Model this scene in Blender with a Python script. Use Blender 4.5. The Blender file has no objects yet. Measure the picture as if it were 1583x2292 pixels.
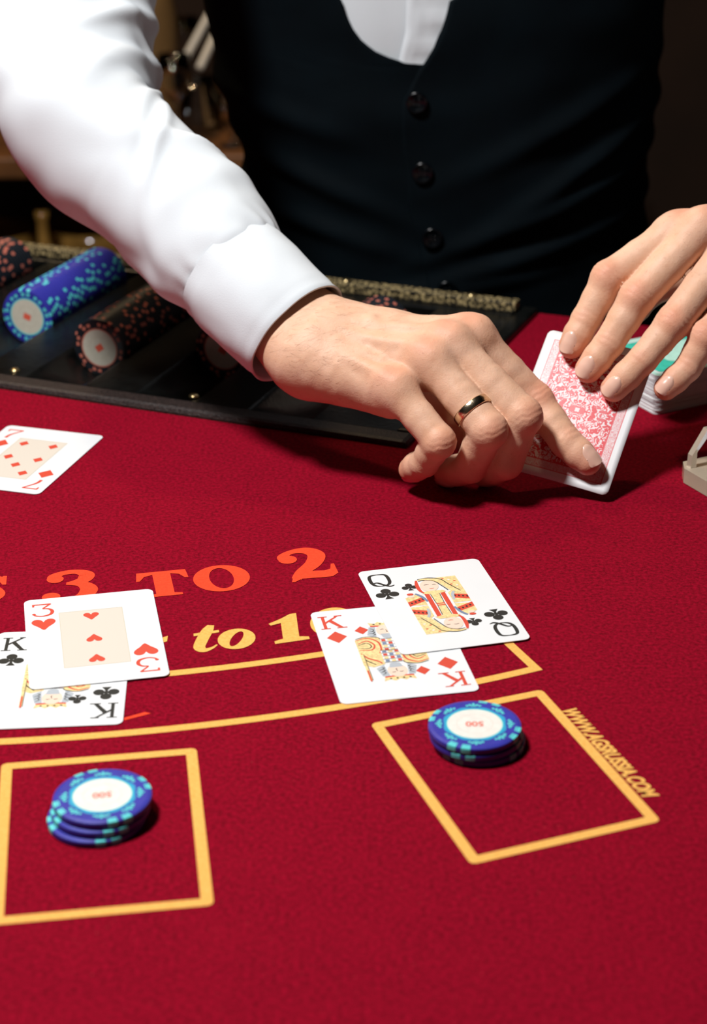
import bpy, bmesh, math, random
import numpy as np
from mathutils import Vector, Matrix, noise as mnoise
from mathutils.geometry import tessellate_polygon

random.seed(7)
scene = bpy.context.scene
COL = scene.collection
R_ = math.radians

# ------------------------------------------------------------------ camera
# metres; z = 0 is the felt of the card table, the floor lies at z = -0.95
W, H = 1583, 2292
F = 4152.0
PITCH, ROLL, CAMH = R_(24.7935), R_(-0.6917), 0.41967
_fwd = np.array([0, math.cos(PITCH), -math.sin(PITCH)])
_right = np.array([1.0, 0, 0])
_up = np.cross(_right, _fwd)
_r = math.cos(ROLL) * _right + math.sin(ROLL) * _up
_u = -math.sin(ROLL) * _right + math.cos(ROLL) * _up
CAM = np.array([0, 0, CAMH])
cd = bpy.data.cameras.new('camera')
cam = bpy.data.objects.new('camera', cd)
COL.objects.link(cam)
cam.matrix_world = Matrix(((_r[0], _u[0], -_fwd[0], 0), (_r[1], _u[1], -_fwd[1], 0), (_r[2], _u[2], -_fwd[2], CAMH), (0, 0, 0, 1)))
cd.sensor_fit = 'VERTICAL'
cd.sensor_height = 36
cd.sensor_width = 36
cd.lens = F / H * 36
cd.clip_start = 0.02
cd.dof.use_dof = True
cd.dof.focus_distance = 0.94
cd.dof.aperture_fstop = 9.0
scene.camera = cam

# ------------------------------------------------------------------ light and exposure
wd = bpy.data.worlds.new('world')
scene.world = wd
wd.use_nodes = True
wd.node_tree.nodes['Background'].inputs[0].default_value = (1.0, 0.80, 0.62, 1)
wd.node_tree.nodes['Background'].inputs[1].default_value = 0.03


def area(name, loc, target, size, power, color):
    l = bpy.data.lights.new(name, 'AREA')
    l.shape = 'DISK'
    l.size = size
    l.energy = power
    l.color = color
    o = bpy.data.objects.new(name, l)
    COL.objects.link(o)
    o.location = loc
    o.rotation_euler = (Vector(target) - Vector(loc)).to_track_quat('-Z', 'Y').to_euler()
    return o


area('flash_light', (-0.42, 0.69, 1.12), (0.0, 0.92, 0.0), 0.20, 20.5, (1.0, 0.99, 0.985))
area('background_fill', (-0.6, 1.9, 1.4), (-0.35, 2.6, -0.3), 0.12, 11.0, (1.0, 0.72, 0.42))  # added fill light, brightens the sideboard and what stands behind the dealer
scene.view_settings.view_transform = 'Standard'
scene.view_settings.look = 'None'
scene.view_settings.exposure = 0.0
scene.view_settings.gamma = 1.0
scene.view_settings.use_curve_mapping = False


# ------------------------------------------------------------------ pixel to place
def ray(x, y):
    d = _fwd + (x - W / 2) / F * _r - (y - H / 2) / F * _u
    return d / np.linalg.norm(d)


def at_z(x, y, z=0.0):
    d = ray(x, y)
    return CAM + d * ((z - CAMH) / d[2])


def at_y(x, y, Y):
    d = ray(x, y)
    return CAM + d * (Y / d[1])


# ------------------------------------------------------------------ object helpers
def link(name, data, parent=None):
    o = bpy.data.objects.new(name, data)
    COL.objects.link(o)
    if parent is not None:
        o.parent = parent
    return o


def tag(o, label, cat, group=None, kind=None):
    if label:
        o['label'] = label
    if cat:
        o['category'] = cat
    if group:
        o['group'] = group
    if kind:
        o['kind'] = kind
    return o


def empty(name, loc=(0, 0, 0), rz=0.0):
    o = link(name, None)
    o.location = loc
    o.rotation_euler = (0, 0, rz)
    o.empty_display_size = 0.02
    return o


def mesh(name, verts, faces, mats, smooth=False, mi=None):
    me = bpy.data.meshes.new(name)
    me.from_pydata([tuple(map(float, v)) for v in verts], [], [tuple(map(int, f)) for f in faces])
    for m in (mats if isinstance(mats, (list, tuple)) else [mats]):
        me.materials.append(m)
    if mi is not None:
        me.polygons.foreach_set('material_index', np.asarray(mi, np.int32))
    if smooth:
        me.polygons.foreach_set('use_smooth', np.ones(len(me.polygons), bool))
    me.update()
    return me


def obj(name, verts, faces, mats, parent=None, smooth=False, mi=None):
    return link(name, mesh(name, verts, faces, mats, smooth, mi), parent)


class MB:
    """collects geometry for one mesh"""

    def __init__(s):
        s.v, s.f, s.m, s.p, s.np = [], [], [], [], 0

    def add(s, v, f, m=0):
        n = len(s.v)
        s.v += [tuple(x) for x in v]
        s.f += [tuple(i + n for i in q) for q in f]
        s.m += [m] * len(f)
        s.p += [s.np] * len(v)       # number of the piece
        s.np += 1
        return s

    def box(s, x0, x1, y0, y1, z0, z1, m=0, bev=0.0):
        if bev:
            bm = bmesh.new()
            bmesh.ops.create_cube(bm, size=1)
            for v in bm.verts:
                v.co = ((x0 + x1) / 2 + v.co.x * (x1 - x0), (y0 + y1) / 2 + v.co.y * (y1 - y0), (z0 + z1) / 2 + v.co.z * (z1 - z0))
            bmesh.ops.bevel(bm, geom=list(bm.edges), offset=bev, segments=2, affect='EDGES', profile=0.5)
            bm.verts.index_update()
            s.add([v.co[:] for v in bm.verts], [[v.index for v in f.verts] for f in bm.faces], m)
            bm.free()
            return s
        v = [(x, y, z) for z in (z0, z1) for y in (y0, y1) for x in (x0, x1)]
        return s.add(v, [(0, 2, 3, 1), (4, 5, 7, 6), (0, 1, 5, 4), (1, 3, 7, 5), (3, 2, 6, 7), (2, 0, 4, 6)], m)

    def lathe(s, prof, n=32, m=0, c=(0, 0, 0), cap=True):
        """prof: list of (r, z)"""
        v, f = [], []
        for r, z in prof:
            for k in range(n):
                a = 2 * math.pi * k / n
                v.append((c[0] + r * math.cos(a), c[1] + r * math.sin(a), c[2] + z))
        for i in range(len(prof) - 1):
            for k in range(n):
                f.append((i * n + k, i * n + (k + 1) % n, (i + 1) * n + (k + 1) % n, (i + 1) * n + k))
        if cap:
            f.append(tuple(range(n))[::-1])
            f.append(tuple((len(prof) - 1) * n + k for k in range(n)))
        return s.add(v, f, m)

    def flat(s, poly, z=0.0, m=0):
        """polygon in the xy plane, may be concave"""
        t = tessellate_polygon([[Vector((p[0], p[1], 0)) for p in poly]])
        fs = []
        for a, b, c in t:
            A, B, C_ = poly[a], poly[b], poly[c]
            cr = (B[0] - A[0]) * (C_[1] - A[1]) - (B[1] - A[1]) * (C_[0] - A[0])
            fs.append((a, b, c) if cr > 0 else (a, c, b))
        return s.add([(p[0], p[1], z) for p in poly], fs, m)

    def strip(s, L, Rr, z=0.0, m=0, closed=False):
        n = len(L)
        v = [(p[0], p[1], z) for p in L] + [(p[0], p[1], z) for p in Rr]
        f = [(i, n + i, n + (i + 1) % n, (i + 1) % n) for i in range(n if closed else n - 1)]
        return s.add(v, f, m)

    def build(s, name, mats, parent=None, smooth=False):
        return obj(name, s.v, s.f, mats, parent, smooth, s.m)

    def mesh(s, name, mats, smooth=False):
        return mesh(name, s.v, s.f, mats, smooth, s.m)


def catmull(pts, n=8, closed=False):
    P = np.asarray(pts, float)
    out = []
    N = len(P)
    seg = N if closed else N - 1
    for i in range(seg):
        if closed:
            p0, p1, p2, p3 = P[(i - 1) % N], P[i], P[(i + 1) % N], P[(i + 2) % N]
        else:
            p0, p1, p2, p3 = P[max(i - 1, 0)], P[i], P[i + 1], P[min(i + 2, N - 1)]
        for k in range(n):
            t = k / n
            out.append(0.5 * (2 * p1 + (p2 - p0) * t + (2 * p0 - 5 * p1 + 4 * p2 - p3) * t * t + (3 * p1 - p0 - 3 * p2 + p3) * t ** 3))
    if not closed:
        out.append(P[-1])
    return np.array(out)


def stroke(mb, pts, n=8, z=0.0, m=0, smooth=True):
    """pts: (x, y, width) -> strip of varying width"""
    P = catmull(pts, n) if smooth else np.asarray(pts, float)
    d = np.gradient(P[:, :2], axis=0)
    d /= np.linalg.norm(d, axis=1, keepdims=True) + 1e-9
    nrm = np.stack([-d[:, 1], d[:, 0]], 1)
    L = P[:, :2] + nrm * P[:, 2:3] / 2
    Rr = P[:, :2] - nrm * P[:, 2:3] / 2
    mb.strip(L[::-1], Rr[::-1], z, m)


def ell(cx, cy, rx, ry, n=20, rot=0.0, a0=0.0, a1=2 * math.pi):
    out = []
    for k in range(n):
        a = a0 + (a1 - a0) * k / (n if abs(a1 - a0) > 6.28 else n - 1)
        x, y = rx * math.cos(a), ry * math.sin(a)
        out.append((cx + x * math.cos(rot) - y * math.sin(rot), cy + x * math.sin(rot) + y * math.cos(rot)))
    return out


# ------------------------------------------------------------------ materials
def nodes_of(m):
    m.use_nodes = True
    nt = m.node_tree
    return nt, nt.nodes['Principled BSDF']


def mat(name, color, rough=0.5, metal=0.0, var=0.0, vscale=40.0, bump=0.0, bscale=200.0, spec=0.5, coat=0.0, sheen=0.0, trans=0.0, ior=1.45, sss=0.0, detail=4.0, dist=0.001):
    m = bpy.data.materials.new(name)
    nt, b = nodes_of(m)
    b.inputs['Base Color'].default_value = (*color, 1)
    b.inputs['Roughness'].default_value = rough
    b.inputs['Metallic'].default_value = metal
    b.inputs['Specular IOR Level'].default_value = spec
    b.inputs['Coat Weight'].default_value = coat
    b.inputs['Sheen Weight'].default_value = sheen
    b.inputs['Transmission Weight'].default_value = trans
    b.inputs['IOR'].default_value = ior
    if sss:
        b.inputs['Subsurface Weight'].default_value = sss
        b.inputs['Subsurface Radius'].default_value = (1.0, 0.35, 0.2)
        b.inputs['Subsurface Scale'].default_value = 0.003
    tc = nt.nodes.new('ShaderNodeTexCoord')
    if var:
        n = nt.nodes.new('ShaderNodeTexNoise')
        n.inputs['Scale'].default_value = vscale
        n.inputs['Detail'].default_value = detail
        nt.links.new(tc.outputs['Object'], n.inputs['Vector'])
        r = nt.nodes.new('ShaderNodeValToRGB')
        r.color_ramp.elements[0].position = 0.3
        r.color_ramp.elements[1].position = 0.7
        r.color_ramp.elements[0].color = (*[c * (1 - var) for c in color], 1)
        r.color_ramp.elements[1].color = (*[min(1, c * (1 + var)) for c in color], 1)
        nt.links.new(n.outputs['Fac'], r.inputs['Fac'])
        nt.links.new(r.outputs['Color'], b.inputs['Base Color'])
    if bump:
        n = nt.nodes.new('ShaderNodeTexNoise')
        n.inputs['Scale'].default_value = bscale
        n.inputs['Detail'].default_value = detail
        nt.links.new(tc.outputs['Object'], n.inputs['Vector'])
        bp = nt.nodes.new('ShaderNodeBump')
        bp.inputs['Strength'].default_value = bump
        bp.inputs['Distance'].default_value = dist
        nt.links.new(n.outputs['Fac'], bp.inputs['Height'])
        nt.links.new(bp.outputs['Normal'], b.inputs['Normal'])
    return m


class NT:
    """tiny node-expression helper"""

    def __init__(s, m):
        s.nt, s.b = nodes_of(m)

    def new(s, t):
        return s.nt.nodes.new(t)

    def m(s, op, a, b=0.0, c=0.0):
        n = s.new('ShaderNodeMath')
        n.operation = op
        for i, x in enumerate((a, b, c)):
            if hasattr(x, 'is_linked'):
                s.nt.links.new(x, n.inputs[i])
            else:
                n.inputs[i].default_value = x
        return n.outputs[0]

    def mix(s, f, a, b):
        n = s.new('ShaderNodeMix')
        n.data_type = 'RGBA'
        for k, x in ((0, f), (6, a), (7, b)):
            if hasattr(x, 'is_linked'):
                s.nt.links.new(x, n.inputs[k])
            elif k == 0:
                n.inputs[k].default_value = x
            else:
                n.inputs[k].default_value = (*x, 1)
        return n.outputs[2]

    def noise(s, vec, scale, detail=3.0, rough=0.5, distort=0.0):
        n = s.new('ShaderNodeTexNoise')
        n.inputs['Scale'].default_value = scale
        n.inputs['Detail'].default_value = detail
        n.inputs['Roughness'].default_value = rough
        n.inputs['Distortion'].default_value = distort
        s.nt.links.new(vec, n.inputs['Vector'])
        return n.outputs['Fac']

    def link(s, a, b):
        s.nt.links.new(a, b)


M = {}


def make_felt():
    m = bpy.data.materials.new('red_felt')
    t = NT(m)
    tc = t.new('ShaderNodeTexCoord').outputs['Object']
    n1 = t.noise(tc, 520, 4, 0.65)
    n2 = t.noise(tc, 45, 4)
    n3 = t.noise(tc, 900, 1)
    c = t.mix(t.m('SMOOTH_MIN', t.m('MAXIMUM', t.m('MULTIPLY', t.m('SUBTRACT', n1, 0.34), 3.2), 0), 1, 0.05), (0.122, 0.0005, 0.0060), (0.295, 0.0014, 0.0172))
    c = t.mix(t.m('MULTIPLY', t.m('MAXIMUM', t.m('SUBTRACT', n2, 0.45), 0), 0.8), c, (0.28, 0.002, 0.015))
    c = t.mix(t.m('MULTIPLY', t.m('GREATER_THAN', n3, 0.77), 0.35), c, (0.42, 0.09, 0.08))
    t.link(c, t.b.inputs['Base Color'])
    t.b.inputs['Roughness'].default_value = 0.95
    t.b.inputs['Specular IOR Level'].default_value = 0.08
    t.b.inputs['Sheen Weight'].default_value = 0.0
    bp = t.new('ShaderNodeBump')
    bp.inputs['Strength'].default_value = 0.55
    bp.inputs['Distance'].default_value = 0.0006
    t.link(n1, bp.inputs['Height'])
    t.link(bp.outputs['Normal'], t.b.inputs['Normal'])
    return m


def make_print(name, c0, c1):
    m = bpy.data.materials.new(name)
    t = NT(m)
    tc = t.new('ShaderNodeTexCoord').outputs['Object']
    n1 = t.noise(tc, 700, 3, 0.6)
    t.link(t.mix(n1, c0, c1), t.b.inputs['Base Color'])
    t.b.inputs['Roughness'].default_value = 0.9
    t.b.inputs['Specular IOR Level'].default_value = 0.1
    return m


M['felt'] = make_felt()
M['yellow_print'] = make_print('yellow_print', (0.66, 0.29, 0.045), (0.92, 0.55, 0.16))
M['orange_print'] = make_print('orange_print', (0.70, 0.042, 0.016), (0.92, 0.082, 0.030))
M['card'] = mat('card_white', (0.745, 0.76, 0.77), 0.38, var=0.02, vscale=30, spec=0.4)
M['cream'] = mat('card_cream', (0.66, 0.60, 0.52), 0.45)
M['cream_line'] = mat('card_cream_line', (0.55, 0.50, 0.38), 0.5)
M['card_red'] = mat('card_red', (0.62, 0.065, 0.035), 0.45)
M['card_black'] = mat('card_black', (0.018, 0.02, 0.018), 0.45)
M['card_gold'] = mat('card_gold', (0.78, 0.60, 0.28), 0.45, var=0.25, vscale=900)
M['card_grey'] = mat('card_grey', (0.42, 0.46, 0.50), 0.45)
M['card_blue'] = mat('card_blue', (0.16, 0.22, 0.34), 0.45)
M['card_flesh'] = mat('card_flesh', (0.82, 0.62, 0.50), 0.45)
M['chip_blue'] = mat('chip_blue', (0.030, 0.032, 0.33), 0.42, var=0.12, vscale=120, bump=0.15, bscale=700)
M['chip_teal'] = mat('chip_teal', (0.10, 0.62, 0.62), 0.42)
M['chip_ring'] = mat('chip_ring', (0.02, 0.33, 0.55), 0.42)
M['chip_black'] = mat('chip_black', (0.010, 0.013, 0.018), 0.42, bump=0.15, bscale=700)
M['chip_pink'] = mat('chip_pink', (0.55, 0.16, 0.11), 0.42)
M['chip_inlay'] = mat('chip_inlay', (0.78, 0.74, 0.68), 0.4, var=0.06, vscale=300)
M['chip_cream'] = mat('chip_cream', (0.60, 0.56, 0.46), 0.4, var=0.06, vscale=300)
M['chip_text'] = mat('chip_text', (0.75, 0.12, 0.07), 0.4)
M['tray'] = mat('tray_black', (0.0035, 0.0038, 0.0035), 0.3, var=0.5, vscale=60, bump=0.25, bscale=300, spec=0.35)
M['tray_edge'] = mat('tray_edge', (0.020, 0.012, 0.010), 0.5, var=0.7, vscale=500, bump=0.6, bscale=900)
M['brass'] = mat('brass', (0.62, 0.48, 0.24), 0.3, metal=1.0)
M['vest'] = mat('vest_navy', (0.0010, 0.0034, 0.0052), 0.8, var=0.25, vscale=25, bump=0.2, bscale=1400, spec=0.10)
M['button'] = mat('button_black', (0.001, 0.002, 0.003), 0.2, spec=0.4)
M['shirt'] = mat('shirt_white', (0.665, 0.705, 0.735), 0.85, bump=0.12, bscale=1500, spec=0.15)
M['trousers'] = mat('trousers_black', (0.006, 0.006, 0.007), 0.85)
M['shoe'] = mat('shoe_black', (0.006, 0.006, 0.006), 0.3)
M['gold_ring'] = mat('ring_gold', (0.72, 0.58, 0.40), 0.2, metal=1.0, bump=0.1, bscale=900)
M['wood'] = mat('wood_brown', (0.16, 0.065, 0.020), 0.5, var=0.4, vscale=12)
M['wood_dark'] = mat('wood_dark', (0.020, 0.010, 0.006), 0.5, var=0.4, vscale=10)
M['tan'] = mat('wood_tan', (0.22, 0.13, 0.05), 0.5, var=0.25, vscale=10)
M['gold_glass'] = mat('amber_glass', (0.42, 0.22, 0.05), 0.12, var=0.4, vscale=30, spec=0.8, coat=0.5)
M['glass'] = mat('clear_glass', (0.95, 0.95, 0.95), 0.03, trans=1.0, ior=1.5)
M['wall'] = mat('wall_brown', (0.024, 0.011, 0.006), 0.8, var=0.35, vscale=4)
M['floor'] = mat('floor_carpet', (0.05, 0.018, 0.012), 0.95, var=0.3, vscale=20)
M['acrylic'] = mat('acrylic_beige', (0.78, 0.66, 0.50), 0.12, trans=0.55, ior=1.47)
M['teal_back'] = mat('card_teal', (0.05, 0.50, 0.38), 0.4, var=0.15, vscale=200)
M['mint'] = mat('card_mint', (0.45, 0.75, 0.65), 0.4, var=0.1, vscale=300)
M['nail'] = mat('fingernail', (0.76, 0.47, 0.36), 0.28, spec=0.5, sss=0.1, coat=0.3)
M['leather'] = mat('rail_leather', (0.012, 0.012, 0.022), 0.4, bump=0.3, bscale=300)
M['pale'] = mat('pale_glint', (0.72, 0.68, 0.60), 0.35)  # pale colour of the bars that stand for glints
M['hand_hair'] = mat('hand_hair', (0.16, 0.07, 0.03), 0.5)
M['hair'] = mat('hair_brown', (0.03, 0.016, 0.008), 0.6)


def make_skin():
    m = bpy.data.materials.new('skin')
    t = NT(m)
    tc = t.new('ShaderNodeTexCoord').outputs['Object']
    at = t.new('ShaderNodeAttribute')
    at.attribute_name = 'flush'
    n1 = t.noise(tc, 90, 4, 0.6)
    n2 = t.noise(tc, 420, 3, 0.6)
    n3 = t.noise(tc, 1300, 3, 0.6)
    c = t.mix(t.m('MULTIPLY', t.m('SUBTRACT', n1, 0.25), 1.2), (0.69, 0.395, 0.250), (0.82, 0.54, 0.395))
    c = t.mix(at.outputs['Fac'], c, (0.68, 0.225, 0.130))
    c = t.mix(t.m('MULTIPLY', t.m('MAXIMUM', t.m('SUBTRACT', n2, 0.60), 0), 2.2), c, (0.46, 0.19, 0.12))
    t.link(c, t.b.inputs['Base Color'])
    t.b.inputs['Roughness'].default_value = 0.52
    t.b.inputs['Specular IOR Level'].default_value = 0.32
    t.b.inputs['Subsurface Weight'].default_value = 0.12
    t.b.inputs['Subsurface Radius'].default_value = (1.0, 0.35, 0.2)
    t.b.inputs['Subsurface Scale'].default_value = 0.003
    bp = t.new('ShaderNodeBump')
    bp.inputs['Strength'].default_value = 0.42
    bp.inputs['Distance'].default_value = 0.0006
    t.link(t.m('ADD', t.m('MULTIPLY', n2, 0.6), t.m('MULTIPLY', n3, 0.5)), bp.inputs['Height'])
    t.link(bp.outputs['Normal'], t.b.inputs['Normal'])
    return m


M['skin'] = make_skin()


def make_speckle():
    m = bpy.data.materials.new('gold_speckle')
    t = NT(m)
    tc = t.new('ShaderNodeTexCoord').outputs['Object']
    n1 = t.noise(tc, 420, 2, 0.6)
    f = t.m('MINIMUM', t.m('MULTIPLY', t.m('MAXIMUM', t.m('SUBTRACT', n1, 0.46), 0), 7), 1)
    t.link(t.mix(f, (0.012, 0.010, 0.007), (0.42, 0.32, 0.15)), t.b.inputs['Base Color'])
    t.b.inputs['Roughness'].default_value = 0.35
    return m


M['speckle'] = make_speckle()


def make_cardback():
    m = bpy.data.materials.new('card_back_red')
    t = NT(m)
    uvn = t.new('ShaderNodeUVMap')
    uvn.uv_map = 'UVMap'
    sep = t.new('ShaderNodeSeparateXYZ')
    t.link(uvn.outputs[0], sep.inputs[0])
    x = t.m('ABSOLUTE', sep.outputs[0])      # millimetres from the card's centre
    y = t.m('ABSOLUTE', sep.outputs[1])
    e = t.m('MAXIMUM', x, t.m('SUBTRACT', y, 12.5))   # distance measure of the frame
    comb = t.new('ShaderNodeCombineXYZ')
    t.link(x, comb.inputs[0])
    t.link(y, comb.inputs[1])
    na = t.noise(comb.outputs[0], 0.24, 0.0, 0.4, 0.9)
    nb = t.noise(comb.outputs[0], 0.60, 0.0, 0.4, 0.8)
    nc = t.noise(comb.outputs[0], 0.16, 1.0)
    curl = t.m('LESS_THAN', t.m('ABSOLUTE', t.m('SUBTRACT', t.m('FRACT', t.m('MULTIPLY', na, 4.2)), 0.5)), 0.23)
    dots = t.m('GREATER_THAN', nb, 0.60)
    ink = t.m('MULTIPLY', t.m('MAXIMUM', curl, dots), t.m('ADD', 0.90, t.m('MULTIPLY', t.m('GREATER_THAN', nc, 0.46), 0.10)))
    fine = t.m('LESS_THAN', t.m('ABSOLUTE', t.m('SUBTRACT', t.m('FRACT', t.m('MULTIPLY', nb, 6.0)), 0.5)), 0.22)
    inner = t.m('LESS_THAN', e, 21.2)
    band = t.m('MULTIPLY', t.m('GREATER_THAN', e, 21.2), t.m('LESS_THAN', e, 26.2))
    line1 = t.m('LESS_THAN', t.m('ABSOLUTE', t.m('SUBTRACT', e, 21.3)), 0.42)
    line2 = t.m('LESS_THAN', t.m('ABSOLUTE', t.m('SUBTRACT', e, 26.2)), 0.28)
    k = t.m('ADD', t.m('MULTIPLY', inner, ink), t.m('MULTIPLY', band, t.m('MULTIPLY', fine, 0.62)))
    k = t.m('MAXIMUM', t.m('MAXIMUM', k, t.m('MULTIPLY', line1, 0.92)), t.m('MULTIPLY', line2, 0.8))
    ground = t.mix(t.m('LESS_THAN', e, 26.2), (0.72, 0.73, 0.74), (0.68, 0.58, 0.59))
    t.link(t.mix(k, ground, (0.58, 0.006, 0.018)), t.b.inputs['Base Color'])
    t.b.inputs['Roughness'].default_value = 0.4
    return m


M['card_back'] = make_cardback()

# ------------------------------------------------------------------ room shell
def struct(o):
    o['kind'] = 'structure'
    return o


struct(MB().box(-2.6, 2.6, -1.2, 3.4, -1.0, -0.95).build('floor', M['floor']))
struct(MB().box(-2.6, 2.6, 3.4, 3.5, -0.95, 1.75).build('wall_back', M['wall']))
struct(MB().box(-2.7, -2.6, -1.2, 3.5, -0.95, 1.75).build('wall_left', M['wall']))
struct(MB().box(2.6, 2.7, -1.2, 3.5, -0.95, 1.75).build('wall_right', M['wall']))
struct(MB().box(-2.7, 2.7, -1.2, 3.5, 1.75, 1.8).build('ceiling', M['wall']))

# ------------------------------------------------------------------ card table
TC = np.array([-0.204, 1.398])     # centre of the printed arcs
TT = -0.3951                       # turn of the dealer's side
TU = np.array([math.cos(TT), math.sin(TT)])
TV = np.array([-TU[1], TU[0]])
TRC = np.array([0.03085, 0.99492])  # front corner of the chip tray


def tray_pt(a, b, z=0.0):
    q = TRC + TU * a + TV * b
    return np.array([q[0], q[1], z])


table = empty('blackjack_table', (0, 0.75, -0.95))
tag(table, 'blackjack table covered in dark red felt with yellow and orange print', 'table')


def tparent(o):
    o.parent = table
    o.matrix_parent_inverse = Matrix.Translation((0, -0.75, 0.95))
    return o


TRAY_L, TRAY_D = 0.62, 0.262
ab_to = lambda p: (TRC + TU * p[0] + TV * p[1])
mid_a = float((TC - TRC) @ TU)
mid_b = float((TC - TRC) @ TV)
outl = []
back_b = 0.262
Rt = 1.02
for k in range(65):
    a = math.pi + math.pi * k / 64
    outl.append((mid_a + Rt * math.cos(a), min(back_b, mid_b + Rt * math.sin(a))))
poly = [(0.0, back_b), (0.0, 0.0), (-TRAY_L, 0.0), (-TRAY_L, back_b)] + outl
poly = [tuple(ab_to(p)) for p in poly]
fm = MB()
fm.flat(poly, 0.0)
n = len(poly)
fm.flat(poly, -0.05)
fm.f[-(n - 2):] = [tuple(reversed(f)) for f in fm.f[-(n - 2):]]
side_v = [(p[0], p[1], 0.0) for p in poly] + [(p[0], p[1], -0.05) for p in poly]
area2 = sum(poly[i][0] * poly[(i + 1) % n][1] - poly[(i + 1) % n][0] * poly[i][1] for i in range(n))
fs = [(i, n + i, n + (i + 1) % n, (i + 1) % n) for i in range(n)]
fm.add(side_v, fs if area2 > 0 else [tuple(reversed(q)) for q in fs])
tparent(fm.build('felt_top', M['felt']))
# padded rail along the players' side
rail = MB()
pts = []
for k in range(61):
    a = math.pi * 1.02 + math.pi * 0.96 * k / 60
    pts.append((mid_a + (Rt + 0.055) * math.cos(a), mid_b + (Rt + 0.055) * math.sin(a)))
pts = [ab_to(p) for p in pts]
v, f = [], []
for i, p in enumerate(pts):
    q = (p - TC) / np.linalg.norm(p - TC)
    for k in range(12):
        a = 2 * math.pi * k / 12
        o_ = p + q * 0.055 * math.cos(a)
        v.append((o_[0], o_[1], -0.012 + 0.036 * math.sin(a)))
for i in range(len(pts) - 1):
    for k in range(12):
        f.append((i * 12 + k, (i + 1) * 12 + k, (i + 1) * 12 + (k + 1) % 12, i * 12 + (k + 1) % 12))
rail.add(v, f)
tparent(rail.build('padded_rail', M['leather'], smooth=True))
ped = MB().lathe([(0.10, -0.91), (0.09, -0.86), (0.07, -0.82), (0.07, -0.10), (0.16, -0.05)], 24, c=(-0.28, 0.75, 0))
tparent(ped.build('pedestal', M['wood_dark'], smooth=True))
tparent(MB().box(-0.68, 0.12, 0.5, 1.0, -0.95, -0.91, bev=0.01).build('foot', M['wood_dark']))

PZ = 0.0002   # thickness of the print on the felt


def polar(ang, r):
    a = R_(ang)
    return (TC[0] + r * math.sin(a), TC[1] - r * math.cos(a))


def arc_line(name, r, w, a0, a1):
    mb = MB()
    L = [polar(a0 + (a1 - a0) * k / 80, r - w / 2) for k in range(81)]
    Rr = [polar(a0 + (a1 - a0) * k / 80, r + w / 2) for k in range(81)]
    mb.strip(L, Rr, PZ)
    tparent(mb.build(name, M['yellow_print']))


arc_line('printed_arc_line', 0.6732, 0.0048, -24, 23.5)
arc_line('printed_arc_line', 0.7212, 0.0048, -24, 23.5)
mb = MB()
p0, p1 = np.array(polar(23.55, 0.671)), np.array(polar(23.55, 0.7236))
tn = np.array([math.cos(R_(23.5)), math.sin(R_(23.5))]) * 0.0045
mb.strip([p0 - tn * 0, p1 - tn * 0], [p0 - tn, p1 - tn], PZ + 2e-5)
tparent(mb.build('printed_end_line', M['yellow_print']))


def betting_box(c, w=0.0046):
    c = [np.array(p) for p in c]
    mb = MB()
    ctr = sum(c) / 4
    ins = []
    for i in range(4):
        a, b, d = c[i - 1], c[i], c[(i + 1) % 4]
        e1 = (b - a) / np.linalg.norm(b - a)
        e2 = (d - b) / np.linalg.norm(d - b)
        ins.append(b + (-e1 + e2) * w)
    out = []
    for i in range(4):                      # slightly rounded outer corners
        a, b, d = c[i - 1], c[i], c[(i + 1) % 4]
        e1 = (b - a) / np.linalg.norm(b - a)
        e2 = (d - b) / np.linalg.norm(d - b)
        out.append([b - e1 * 0.0022, b - e1 * 0.0007 + e2 * 0.0007, b + e2 * 0.0022])
    for i in range(4):
        j = (i + 1) % 4
        mb.flat([tuple(out[i][1]), tuple(out[i][2]), tuple(out[j][0]), tuple(out[j][1]), tuple(ins[j]), tuple(ins[i])], PZ)
    tparent(mb.build('betting_box_line', M['yellow_print']))


def box_at(ang0, ang1):
    am = (ang0 + ang1) / 2
    c = np.array(polar(am, 0.7928))
    t_ = np.array([math.cos(R_(am)), math.sin(R_(am))])
    n_ = np.array([-math.sin(R_(am)), math.cos(R_(am))])
    hw, hh = 0.0408, 0.0550
    return [c - t_ * hw + n_ * hh, c + t_ * hw + n_ * hh, c + t_ * hw - n_ * hh, c - t_ * hw - n_ * hh]


betting_box(box_at(16.63, 22.75))
betting_box(box_at(4.40, 10.52))
betting_box(box_at(-7.85, -1.73))

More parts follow.
